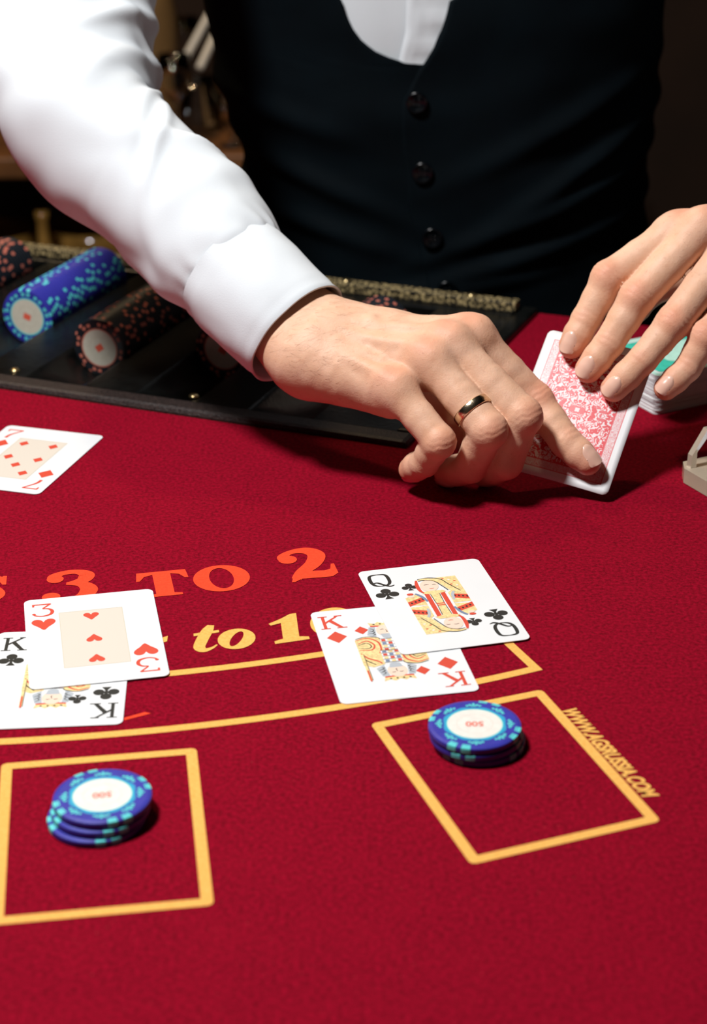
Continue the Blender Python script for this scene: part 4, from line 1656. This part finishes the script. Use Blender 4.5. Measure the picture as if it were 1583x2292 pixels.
for s_ in (-1, 1):
    add_cone(bl, BD, np.array([62 + 55 * s_, 1430, -120]), np.array([62 + 45 * s_, 1420, 120]), 82, 74, 30)
    add_cone(bl, BD, np.array([62 + 45 * s_, 1420, 120]), np.array([60 + 62 * s_, 1412, 320]), 74, 78, 30)
    add_cone(bl, BD, np.array([60 + 40 * s_, 1420, 372]), np.array([60 + 150 * s_, 1405, 372]), 52, 48, 30)
add_cone(bl, BD, np.array([60, 1415, 390]), np.array([60, 1385, 500]), 56, 52, 25)
add_cone(bl, BD, np.array([60, 1395, 600]), np.array([60, 1370, 625]), 80, 74, 25)
add_cone(bl, BD, np.array([60, 1340, 535]), np.array([60, 1350, 570]), 48, 58, 25)
add_cone(bl, BD, np.array([60, 1296, 560]), np.array([60, 1308, 598]), 12, 8, 14)
for s_ in (-1, 1):
    add_cone(bl, BD, np.array([60 + 78 * s_, 1385, 565]), np.array([60 + 82 * s_, 1392, 600]), 9, 13, 8)
BV, BF = surface_nets(bl, BD)
V_ = np.concatenate([RV, LV, BV]) * 0.001
F_ = np.concatenate([RF, LF + len(RV), BF + len(RV) + len(LV)])
me = bpy.data.meshes.new('body')
me.from_pydata(V_.tolist(), [], F_.tolist())
me.materials.append(M['skin'])
me.polygons.foreach_set('use_smooth', np.ones(len(me.polygons), bool))
att = me.attributes.new('flush', 'FLOAT', 'POINT')
att.data.foreach_set('value', np.concatenate([RX, LX, np.zeros(len(BV))]).astype(np.float32))
me.update()
body = pparent(link('body', me))
body['label'] = 'bare hands with light skin'
for fl_, D_, frs, which in ((Rfl, RD, Rn, (0, 1, 2, 3, 4)), (Lfl, LD, Ln, (0, 1, 2, 3, 4))):
    for i in which:
        v, f = nail_mesh(fl_, D_, frs[i])
        v[:, 2] = np.maximum(v[:, 2], 0.0012)      # nothing reaches into the felt
        obj('fingernail', v, f, M['nail'], body, True)

# fine dark hairs on the back of the hand and wrist
def hairs(V, fl, D, wrist, fwd_, dors, n_, seed):
    rg = random.Random(seed)
    rel = V - wrist
    al = rel @ fwd_
    cand = np.where((al > -45) & (al < 50))[0]
    st = sample(fl, D, V[cand] + dors * 2.0)
    cand = cand[st > 0.7]
    hv, hf = [], []
    side = np.cross(fwd_, dors)
    for _ in range(n_):
        i = cand[rg.randrange(len(cand))]
        if rg.random() < max(0, (al[i] - 5) / 55):
            continue
        p = V[i].copy()
        d = unit(fwd_ + side * rg.uniform(-0.9, 0.3) + dors * 0.25)
        Ln_ = rg.uniform(5, 11)
        pts = [p]
        for k in range(4):
            p = p + d * Ln_ / 4
            q = float(sample(fl, D, p[None])[0])
            p = p + dors * (0.35 - q) * 0.8
            pts.append(p)
            d = unit(d + side * rg.uniform(-0.35, 0.2))
        w = unit(np.cross(d, dors)) * 0.036
        b0 = len(hv)
        for k, p in enumerate(pts):
            ww = w * (1 - k / 5)
            hv += [(p - ww) * 0.001, (p + ww) * 0.001]
        hf += [(b0 + 2 * k, b0 + 2 * k + 1, b0 + 2 * k + 3, b0 + 2 * k + 2) for k in range(4)]
    return hv, hf


hv, hf = hairs(RV, Rfl, RD, R_wrist, unit((R_mcp[1] + R_mcp[2]) / 2 - R_wrist), R_dors, 420, 5)
o = obj('hand_hair', hv, hf, M['hand_hair'], body)
o['kind'] = 'stuff'

# wedding band on the ring finger of the fist
ra, rb = R_mcp[2], R_ch[2][0]
ax_ = unit(rb - ra)
rc0 = ra + (rb - ra) * 0.735
e1 = unit(np.cross(ax_, np.array([0, 0, 1.0])))
e2 = np.cross(ax_, e1)
v, f = [], []
NB = 64
prof = [(-2.4, 0.1), (-2.4, 0.85), (-1.9, 1.15), (1.9, 1.15), (2.4, 0.85), (2.4, 0.1)]
rad0 = 9.9
for k in range(NB):
    a = 2 * math.pi * k / NB
    dr = e1 * math.cos(a) + e2 * math.sin(a)
    p = rc0 + dr * 2
    for _ in range(60):
        dd_ = float(sample(Rfl, RD, p[None])[0])
        if dd_ > -0.05 or np.linalg.norm(p - rc0) > 11.6:
            break
        p = p + dr * max(0.05, -dd_ * 0.8)
    rr = min(np.linalg.norm(p - rc0), 11.2)
    for s_, o_ in prof:
        v.append((rc0 + dr * (rr + o_ - 0.25) + ax_ * s_) * 0.001)
q = len(prof)
for k in range(NB):
    for i in range(q - 1):
        f.append((k * q + i, k * q + i + 1, ((k + 1) % NB) * q + i + 1, ((k + 1) % NB) * q + i))
o = obj('finger_ring', v, f, M['gold_ring'], None, True)
pparent(o)
o['label'] = 'plain gold band'


# ------------------------------------------------------------------ shirt
def frames(P):
    T = np.gradient(P, axis=0)
    T /= np.linalg.norm(T, axis=1, keepdims=True)
    n0 = np.cross(T[0], [0, 0, 1.0])
    n0 = unit(n0)
    N_ = [n0]
    for i in range(1, len(P)):
        n1 = N_[-1] - T[i] * (N_[-1] @ T[i])
        N_.append(unit(n1))
    N_ = np.array(N_)
    return T, N_, np.cross(T, N_)


def fold(x, y, z, s):
    return mnoise.noise(Vector((x * s, y * s, z * s)))


def sweep(P, R, nseg, disp):
    T, N_, B_ = frames(P)
    V = np.zeros((len(P), nseg, 3))
    for i in range(len(P)):
        for k in range(nseg):
            a = 2 * math.pi * k / nseg
            d = N_[i] * math.cos(a) + B_[i] * math.sin(a)
            V[i, k] = P[i] + d * (R[i] + disp(i, a, P[i] + d * R[i]))
    f = [(i * nseg + k, i * nseg + (k + 1) % nseg, (i + 1) * nseg + (k + 1) % nseg, (i + 1) * nseg + k) for i in range(len(P) - 1) for k in range(nseg)]
    return V.reshape(-1, 3), f


def sleeve(path, rad, seed):
    """path in metres from the shoulder to the start of the cuff"""
    P = catmull(path, 24)
    Rr = np.interp(np.linspace(0, len(path) - 1, len(P)), range(len(path)), rad)
    L = np.concatenate([[0], np.cumsum(np.linalg.norm(np.diff(P, axis=0), axis=1))])
    tot = L[-1]

    def disp(i, a, p):
        s = L[i]
        e = tot - s
        d = 0.0034 * fold(p[0] + seed, p[1], p[2], 15) + 0.0012 * fold(p[0] + seed, p[1], p[2], 42)
        # long diagonal folds running down the forearm
        d += 0.0036 * max(0, math.sin(a * 2 + s * 26 + 1.8 * fold(p[0], p[1] + seed, p[2], 9))) ** 3
        d += 0.0028 * max(0, math.sin(-a * 1 + s * 48 + 2.4 * fold(p[0], p[1], p[2] + seed, 11))) ** 4
        for s0, a0, sl_, w_, am in ((0.10, 2.2, 0.030, 0.0055, 0.0035), (0.135, 2.8, -0.022, 0.005, 0.0032), (0.055, 3.0, 0.026, 0.006, 0.0034), (0.175, 2.4, 0.034, 0.006, 0.0036), (0.085, 4.2, -0.03, 0.005, 0.0030), (0.21, 3.4, -0.03, 0.007, 0.0040), (0.038, 1.4, -0.02, 0.005, 0.0028)):
            da = (a - a0 + math.pi) % (2 * math.pi) - math.pi
            q = (e - s0) - sl_ * da - 0.006 * fold(p[0], p[1], p[2], 20)
            d += am * (math.exp(-(q / w_) ** 2) - 0.5 * math.exp(-((q - 2 * w_) / w_) ** 2)) * math.exp(-(da / 0.9) ** 2)
        d *= 1 - math.exp(-(e / 0.022) ** 2)
        # gathers where the sleeve meets the cuff
        g = math.exp(-(e / 0.016) ** 2)
        d += g * (0.0007 * math.sin(a * 13 + 5 * fold(p[0], p[1], p[2], 30)) + 0.0008 * fold(p[0], p[1], p[2], 90))
        d += 0.0022 * math.exp(-((e - 0.024) / 0.016) ** 2)
        d -= 0.0012 * math.exp(-(e / 0.004) ** 2)
        return d
    return sweep(P, Rr, 128, disp)


CUFF1 = at_y(668, 748, .987)
cdir = unit(at_y(668, 748, .987) - EL_R * 0.001)
CUFF0 = CUFF1 - cdir * 0.056
sl_path = [SH_R * 0.001 + np.array([0.02, 0.01, 0.02]), SH_R * 0.001 * 0.6 + EL_R * 0.001 * 0.4 + np.array([-0.012, 0, 0.0]), EL_R * 0.001 * 0.86 + SH_R * 0.001 * 0.14, EL_R * 0.001 * 0.80 + CUFF0 * 0.20, EL_R * 0.001 * 0.47 + CUFF0 * 0.53, CUFF0 - cdir * 0.030, CUFF0 + cdir * 0.004]
sl_rad = [0.068, 0.059, 0.0505, 0.0455, 0.0395, 0.0362, 0.0328]
parts_v, parts_f = [], []


def addp(v, f):
    n0 = sum(len(x) for x in parts_v)
    parts_v.append(np.asarray(v))
    parts_f.extend([tuple(i + n0 for i in q) for q in f])


addp(*sleeve(sl_path, sl_rad, 0.0))
LW = L_wrist * 0.001
lcd = unit(LW - EL_L * 0.001)
LC1 = LW - lcd * 0.002
LC0 = LC1 - lcd * 0.06
lp = [SH_L * 0.001 + np.array([-0.02, 0.01, 0.02]), SH_L * 0.0006 + EL_L * 0.0004, EL_L * 0.00086 + SH_L * 0.00014, EL_L * 0.0008 + LC0 * 0.2, EL_L * 0.00045 + LC0 * 0.55, LC0 - lcd * 0.03, LC0 + lcd * 0.004]
addp(*sleeve(lp, sl_rad, 3.0))
# shirt front and back under the waistcoat
v, f = [], []
nz_, nt_ = 60, 96
zz = np.linspace(-0.12, ztop + 0.25, nz_)
for z in zz:
    for k in range(nt_):
        th = -math.pi + 2 * math.pi * k / nt_
        p = torso(z, th, 0.0)
        d = 0.0
        if abs(th) < 0.9:
            d = 0.0022 * fold(p[0] * 2.2, p[2] * 0.7, 3, 22) + 0.002 * math.sin(p[0] * 95 + p[2] * 40)
        v.append(torso(z, th, d - 0.001))
f = [(i * nt_ + k, i * nt_ + (k + 1) % nt_, (i + 1) * nt_ + (k + 1) % nt_, (i + 1) * nt_ + k) for i in range(nz_ - 1) for k in range(nt_)]
addp(v, f)
# collar band
v, f = [], []
for i, (r, z) in enumerate(((0.068, 0.415), (0.064, 0.45), (0.062, 0.47), (0.072, 0.455), (0.080, 0.425))):
    for k in range(48):
        a = 2 * math.pi * k / 48
        v.append((0.06 + r * math.sin(a), 1.408 - r * math.cos(a), z))
f = [(i * 48 + k, i * 48 + (k + 1) % 48, (i + 1) * 48 + (k + 1) % 48, (i + 1) * 48 + k) for i in range(4) for k in range(48)]
addp(v, f)
shirt = pparent(obj('shirt', np.concatenate(parts_v), parts_f, M['shirt'], None, True))
shirt['label'] = 'white long-sleeved shirt'


def cuff(c0, c1, r0, r1, flare):
    n_ = 128
    prof = []
    for k in range(15):
        t = k / 14
        prof.append((t, r0 + (r1 - r0) * t + 0.0012 * math.sin(t * math.pi)))
    T = unit(c1 - c0)
    N0 = unit(np.cross(T, [0, 0, 1.0]))
    B0 = np.cross(T, N0)
    v, rings = [], []
    L = np.linalg.norm(c1 - c0)
    inner = [(1.004, r1 - 0.0003), (1.002, r1 - 0.0012), (0.97, r1 - 0.0016), (0.8, r1 - 0.0018), (0.5, (r0 + r1) / 2 - 0.002), (0.25, r0 - 0.003)]
    for t, r in prof + inner:
        for k in range(n_):
            a = 2 * math.pi * k / n_
            d = N0 * math.cos(a) + B0 * math.sin(a)
            p = c0 + T * L * t + d * r
            w = 0.0009 * math.sin(a * 3 + 1) * t + 0.0016 * fold(p[0], p[1], p[2], 26) + 0.0009 * fold(p[0], p[1], p[2], 60)
            w -= 0.0007 * math.exp(-((t - 0.93) / 0.018) ** 2) + 0.0006 * math.exp(-((t - 0.05) / 0.03) ** 2)
            v.append(p + d * (w + flare * math.cos(a - 2.0) * t))
    m_ = len(prof + inner)
    f = [(i * n_ + k, i * n_ + (k + 1) % n_, (i + 1) * n_ + (k + 1) % n_, (i + 1) * n_ + k) for i in range(m_ - 1) for k in range(n_)]
    return v, f


v, f = cuff(CUFF0 - cdir * 0.003 + np.array([-0.0012, 0, -0.0016]), CUFF1, 0.0348, 0.0336, 0.001)
o = obj('cuff', v, f, M['shirt'], shirt, True)
v, f = cuff(LC0 - lcd * 0.003, LC1, 0.0392, 0.0345, 0.001)
o = obj('cuff', v, f, M['shirt'], shirt, True)
# button placket of the shirt in the V of the waistcoat
v, f = [], []
zb = torso_hit(945, 215)[0][2]
zl = np.linspace(zb, ztop + 0.2, 50)
for z in zl:
    t = (z - zb) / (ztop - zb)
    pxl = np.interp(t, [0, 0.3, 1, 3], [905, 905, 925, 935])
    pxr = pxl + 82
    for k in range(13):
        u_ = k / 12
        px_ = pxl + (pxr - pxl) * u_
        th = math.asin(max(-1, min(1, (at_y(px_, 60, 1.31)[0] - np.interp(z, zs, cxs)) / np.interp(z, zs, hws))))
        off = 0.0022 if 0 < k < 12 else 0.0002
        off += 0.0013 * math.sin(z * 330 + u_ * 1.6) * u_ * (1.0 if z < ztop + 0.01 else 0.25) + 0.0008 * fold(px_ * .01, z, 0, 40)
        v.append(torso(z, math.copysign(abs(th) ** 1.0, th) * 1.0, off))
f = [(i * 13 + k, i * 13 + k + 1, (i + 1) * 13 + k + 1, (i + 1) * 13 + k) for i in range(49) for k in range(12)]
obj('placket', v, f, M['shirt'], shirt, True)

# ------------------------------------------------------------------ waistcoat
vl = [(770, 0), (778, 30), (792, 62), (812, 90), (840, 113), (880, 131), (918, 142), (940, 150)]
vr = [(1005, 0), (998, 30), (986, 66), (970, 104), (955, 130), (942, 150)]
Lh = [torso_hit(*p) for p in vl]
Rh = [torso_hit(*p) for p in vr]
zV = min(Lh[-1][0][2], Rh[-1][0][2])
lz, lt = np.array([h[0][2] for h in Lh])[::-1], np.array([h[1] for h in Lh])[::-1]
rz_, rt = np.array([h[0][2] for h in Rh])[::-1], np.array([h[1] for h in Rh])[::-1]
# above the picture the edges run up to the shoulders
lz, lt = np.concatenate([lz, [ztop + 0.10, ztop + 0.25]]), np.concatenate([lt, [-0.72, -1.0]])
rz_, rt = np.concatenate([rz_, [ztop + 0.10, ztop + 0.25]]), np.concatenate([rt, [0.62, 0.95]])
frl = [(902, 230), (905, 330), (915, 450), (940, 560), (968, 660)]        # front edge line of the overlapping panel
Fh = [torso_hit(*p) for p in frl]
fz = np.array([h[0][2] for h in Fh])[::-1]
ft = np.array([h[1] for h in Fh])[::-1]
fz = np.concatenate([[-0.2], fz, [zV]])
ft = np.concatenate([[ft[0] + 0.05], ft, [lt[0]]])


def vest_disp(p, th, z):
    d = 0.0030 * fold(p[0] * 0.9 + p[2] * 0.9, p[2] * 2.2 - p[0] * 0.7, 1.0, 9.0)
    d += 0.0016 * fold(p[0] * 2, p[2] * 2, 5.0, 14.0)
    # pull folds running from the waist on the +x side down towards the front
    x = p[0] - 0.06
    for (x0, z0, sl_, w_, amp, ln) in ((0.09, 0.055, 0.42, 0.0075, 0.0052, 0.08), (0.11, 0.085, 0.62, 0.008, 0.0050, 0.06), (0.08, 0.022, 0.30, 0.007, 0.0045, 0.09), (0.10, 0.120, 0.50, 0.010, 0.0040, 0.07), (-0.10, 0.080, -0.42, 0.009, 0.0046, 0.07), (-0.09, 0.040, -0.30, 0.008, 0.0040, 0.06), (-0.12, 0.125, -0.30, 0.010, 0.0035, 0.06), (0.03, -0.005, 0.2, 0.006, 0.003, 0.06)):
        q = (z - z0) - sl_ * (x - x0)
        d += 1.5 * amp * math.exp(-(q / w_) ** 2) * math.exp(-((x - x0) / ln) ** 2)
    return d


def vest_grid(side, off):
    """side -1: image-left panel up to the shared back seam, +1: the other"""
    nz2, nt2 = 150, 130
    zz = np.linspace(-0.16, ztop + 0.235, nz2)
    v = np.zeros((nz2, nt2, 3))
    for i, z in enumerate(zz):
        if side > 0:
            t0 = np.interp(z, rz_, rt) if z > zV else np.interp(z, fz, ft)
            t1 = math.pi
        else:
            t0 = np.interp(z, lz, lt) if z > zV else np.interp(z, fz, ft) + 0.16
            t1 = -math.pi
        for k in range(nt2):
            u_ = (k / (nt2 - 1))
            th = t0 + (t1 - t0) * (u_ ** 1.25)
            p = torso(z, th)
            o_ = off + vest_disp(p, th, z)
            if k == 0:
                o_ -= 0.0022
            v[i, k] = torso(z, th, o_)
    f = []
    for i in range(nz2 - 1):
        for k in range(nt2 - 1):
            q = (i * nt2 + k, i * nt2 + k + 1, (i + 1) * nt2 + k + 1, (i + 1) * nt2 + k)
            f.append(q if side > 0 else q[::-1])
    return v.reshape(-1, 3), f


vest = empty('waistcoat', (0.06, 1.43, 0))
pparent(vest)
vest['label'] = 'dark navy waistcoat'
VINV = Matrix.Translation((-0.06, -1.43, 0))


def vpart(o):
    o.parent = vest
    o.matrix_parent_inverse = VINV
    return o


v, f = vest_grid(1, 0.0066)
vpart(obj('front_panel', v, f, M['vest'], None, True))
v, f = vest_grid(-1, 0.0040)
vpart(obj('front_panel', v, f, M['vest'], None, True))
for bx_, by_ in ((935, 225), (948, 381), (969, 526), (1001, 640)):
    P_, th = torso_hit(bx_, by_)
    pb_ = torso(P_[2], th)
    po = torso(P_[2], th, 0.0066 + vest_disp(pb_, th, P_[2]))
    nrm = unit(torso(P_[2], th, 0.02) - pb_)
    mb = MB()
    mb.lathe([(0.0, 0.0), (0.0072, 0.0), (0.0078, 0.0012), (0.0074, 0.0026), (0.0062, 0.0028), (0.0052, 0.0018), (0.0, 0.0016)], 28, cap=False)
    for hx_, hy_ in ((1, 1), (1, -1), (-1, 1), (-1, -1)):
        mb.lathe([(0.0009, 0.0017), (0.0008, 0.0022), (0.0004, 0.0022)], 8, c=(hx_ * 0.0016, hy_ * 0.0016, 0))
    o = mb.build('button', M['button'], None, True)
    o.location = po
    o.rotation_euler = Vector(nrm).to_track_quat('Z', 'Y').to_euler()
    vpart(o)

# trousers and shoes, hidden behind the table
pv, pf = [], []
tb = MB()
for s_ in (-1, 1):
    P = catmull([(0.06 + 0.075 * s_, 1.44, -0.13), (0.06 + 0.085 * s_, 1.45, -0.35), (0.06 + 0.09 * s_, 1.46, -0.65), (0.06 + 0.095 * s_, 1.47, -0.905)], 6)
    v, f = sweep(P, np.linspace(0.100, 0.062, len(P)), 24, lambda i, a, p: 0.0)
    tb.add(v, f)
tb.lathe([(0.02, -0.24), (0.12, -0.22), (0.165, -0.16), (0.163, -0.10), (0.155, -0.09)], 32, c=(0.068, 1.44, 0), cap=False)
pparent(tb.build('trousers', M['trousers'], None, True))
for s_ in (-1, 1):
    mb = MB()
    prof = [(0.0, 0.04), (0.03, 0.05), (0.10, 0.045), (0.17, 0.048), (0.23, 0.044), (0.27, 0.02)]
    v, f = [], []
    for i, (yy, w_) in enumerate(prof):
        hgt = np.interp(yy, [0, 0.08, 0.15, 0.27], [0.085, 0.09, 0.06, 0.03])
        for k in range(12):
            a = 2 * math.pi * k / 12
            v.append((0.06 + 0.1 * s_ + w_ * math.cos(a), 1.54 - yy, -0.95 + hgt * (0.5 + 0.5 * math.sin(a))))
    for i in range(len(prof) - 1):
        for k in range(12):
            f.append((i * 12 + k, (i + 1) * 12 + k, (i + 1) * 12 + (k + 1) % 12, i * 12 + (k + 1) % 12))
    f += [tuple(range(12)), tuple(5 * 12 + k for k in range(12))[::-1]]
    pparent(obj('shoe', v, f, M['shoe'], None, True))
# short hair
hv = MB()
v, f = [], []
for i in range(13):
    ph = math.pi * 0.62 * i / 12
    for k in range(32):
        a = 2 * math.pi * k / 32
        front = max(0, -math.cos(a))
        r = 0.088 + 0.004 * fold(math.cos(a) * 3, math.sin(a) * 3, ph * 3, 1)
        pe = ph * (1 - 0.38 * max(0, math.cos(a)))
        v.append((0.06 + r * 0.96 * math.sin(pe) * math.sin(a), 1.388 - r * 1.12 * math.sin(pe) * math.cos(a), 0.605 + r * 1.13 * math.cos(pe)))
f = [(i * 32 + k, i * 32 + (k + 1) % 32, (i + 1) * 32 + (k + 1) % 32, (i + 1) * 32 + k) for i in range(12) for k in range(32)]
pparent(obj('hair', v, f, M['hair'], None, True))

# ------------------------------------------------------------------ sideboard and glassware behind the dealer
YB = 2.42
sb = empty('sideboard', (-0.25, YB + 0.2, -0.95))
tag(sb, 'brown wooden sideboard standing in the shade behind the dealer', 'sideboard')
top_z = at_y(60, 352, YB)[2]
zt = top_z + 0.95


def sbox(name, x0, x1, y0, y1, z0, z1, m, bev=0.004):
    MB().box(x0 + 0.25, x1 + 0.25, y0 - 0.2, y1 - 0.2, z0, z1, bev=bev).build(name, m, sb)


sbox('top_board', -1.0, 0.35, YB - YB + 0.0, 0.42, zt - 0.030, zt, M['wood'])
sbox('back_board', -0.98, 0.33, 0.40, 0.415, 0.05, zt - 0.03, M['wood_dark'])
sbox('shelf', -0.98, 0.33, 0.02, 0.40, zt - 0.275, zt - 0.25, M['wood'])
sbox('plinth', -0.98, 0.33, 0.02, 0.40, 0.0, 0.06, M['wood_dark'])
for x in (-0.98, -0.10, 0.30):
    sbox('upright', x, x + 0.03, 0.01, 0.40, 0.06, zt - 0.03, M['wood_dark'])


def vase_prof(kind):
    if kind == 'bottle':
        return [(0.0, 0), (0.036, 0.0), (0.038, 0.01), (0.038, 0.12), (0.030, 0.15), (0.013, 0.18), (0.012, 0.23), (0.015, 0.235), (0.015, 0.25), (0.0, 0.25)]
    if kind == 'bowl':
        return [(0.0, 0), (0.03, 0.0), (0.028, 0.012), (0.055, 0.04), (0.078, 0.085), (0.082, 0.12), (0.075, 0.12), (0.05, 0.05), (0.0, 0.03)]
    if kind == 'tumbler':
        return [(0.0, 0), (0.030, 0.0), (0.035, 0.07), (0.0335, 0.07), (0.0285, 0.006), (0.0, 0.006)]
    return [(0.0, 0), (0.033, 0.0), (0.032, 0.003), (0.006, 0.008), (0.0045, 0.02), (0.0045, 0.085), (0.012, 0.095), (0.032, 0.120), (0.038, 0.150), (0.034, 0.195), (0.033, 0.195), (0.036, 0.150), (0.030, 0.122), (0.010, 0.100), (0.0, 0.098)]


def ware(name, kind, x, y, z, m, label, cat, group=None, sc=1.0):
    mb = MB()
    mb.lathe([(r * sc, q * sc) for r, q in vase_prof(kind)], 28, cap=False)
    o = mb.build(name, m, None, True)
    o.location = (x, y, z)
    tag(o, label, cat, group)
    return o


zb_top = top_z
GL = ['clear wine glass at the front edge of the sideboard next to the tan bottle', 'clear wine glass at the front edge of the sideboard in the gap beside the waistcoat', 'clear wine glass at the back of the sideboard behind the tan bottle', 'clear wine glass at the back of the sideboard nearest the wall', 'clear wine glass on the sideboard half hidden by the waistcoat']
for px_, yy, gi in ((392, 0.055, 0), (520, 0.05, 1), (420, 0.33, 2), (500, 0.28, 3), (540, 0.10, 4)):
    q = at_y(px_, 200, YB + yy)
    ware('wine_glass', 'glass', q[0], YB + yy, zb_top, M['glass'], GL[gi], 'wine glass', 'wine glasses on the sideboard', 0.62)
q = at_y(338, 200, YB + 0.26)
ware('bottle', 'bottle', q[0], YB + 0.26, zb_top, M['tan'], 'tan bottle on the sideboard beside the white sleeve', 'bottle', None, 1.15)
zs_ = top_z - 0.25
for px_, kind, yy, sc, lab in ((-20, 'bowl', 0.20, 0.8, 'gold bowl on the sideboard shelf farthest from the dealer'), (95, 'bottle', 0.08, 0.62, 'small amber bottle on the sideboard shelf between the gold bowls'), (205, 'bowl', 0.22, 0.8, 'gold bowl on the sideboard shelf half hidden by the sleeve')):
    q = at_y(px_, 500, YB + yy)
    ware('bowl' if kind == 'bowl' else 'bottle', kind, q[0], YB + yy, zs_, M['gold_glass'], lab, kind, None, sc)

# two pale bars that imitate bright glints on glass, leaning in a tumbler
q = at_y(448, 118, YB + 0.05)
jar = ware('drinking_glass', 'tumbler', q[0] - 0.012, YB + 0.14, zb_top, M['glass'], 'small tumbler on the sideboard holding two pale bars that imitate glints', 'glass')
for i_, (p0_, p1_, lab) in enumerate((((432, 100), (480, 12), 'longer pale bar imitating a glint, leaning in the tumbler on the sideboard'), ((463, 118), (487, 66), 'shorter pale bar imitating a glint, leaning in the tumbler on the sideboard'))):
    a_, b_ = at_y(*p0_, YB + 0.13), at_y(*p1_, YB + 0.15)
    a_ = a_ + (a_ - b_) * 0.7
    a_[2] = max(a_[2], zb_top + 0.012)
    dd_ = b_ - a_
    mb = MB()
    mb.lathe([(0.0045, 0), (0.0055, 0.003), (0.0055, float(np.linalg.norm(dd_)) - 0.003), (0.0045, float(np.linalg.norm(dd_)))], 14)
    o = mb.build('glint_bar', M['pale'], None, True)
    o.location = a_
    o.rotation_euler = Vector(dd_).to_track_quat('Z', 'Y').to_euler()
    tag(o, lab, 'stick')
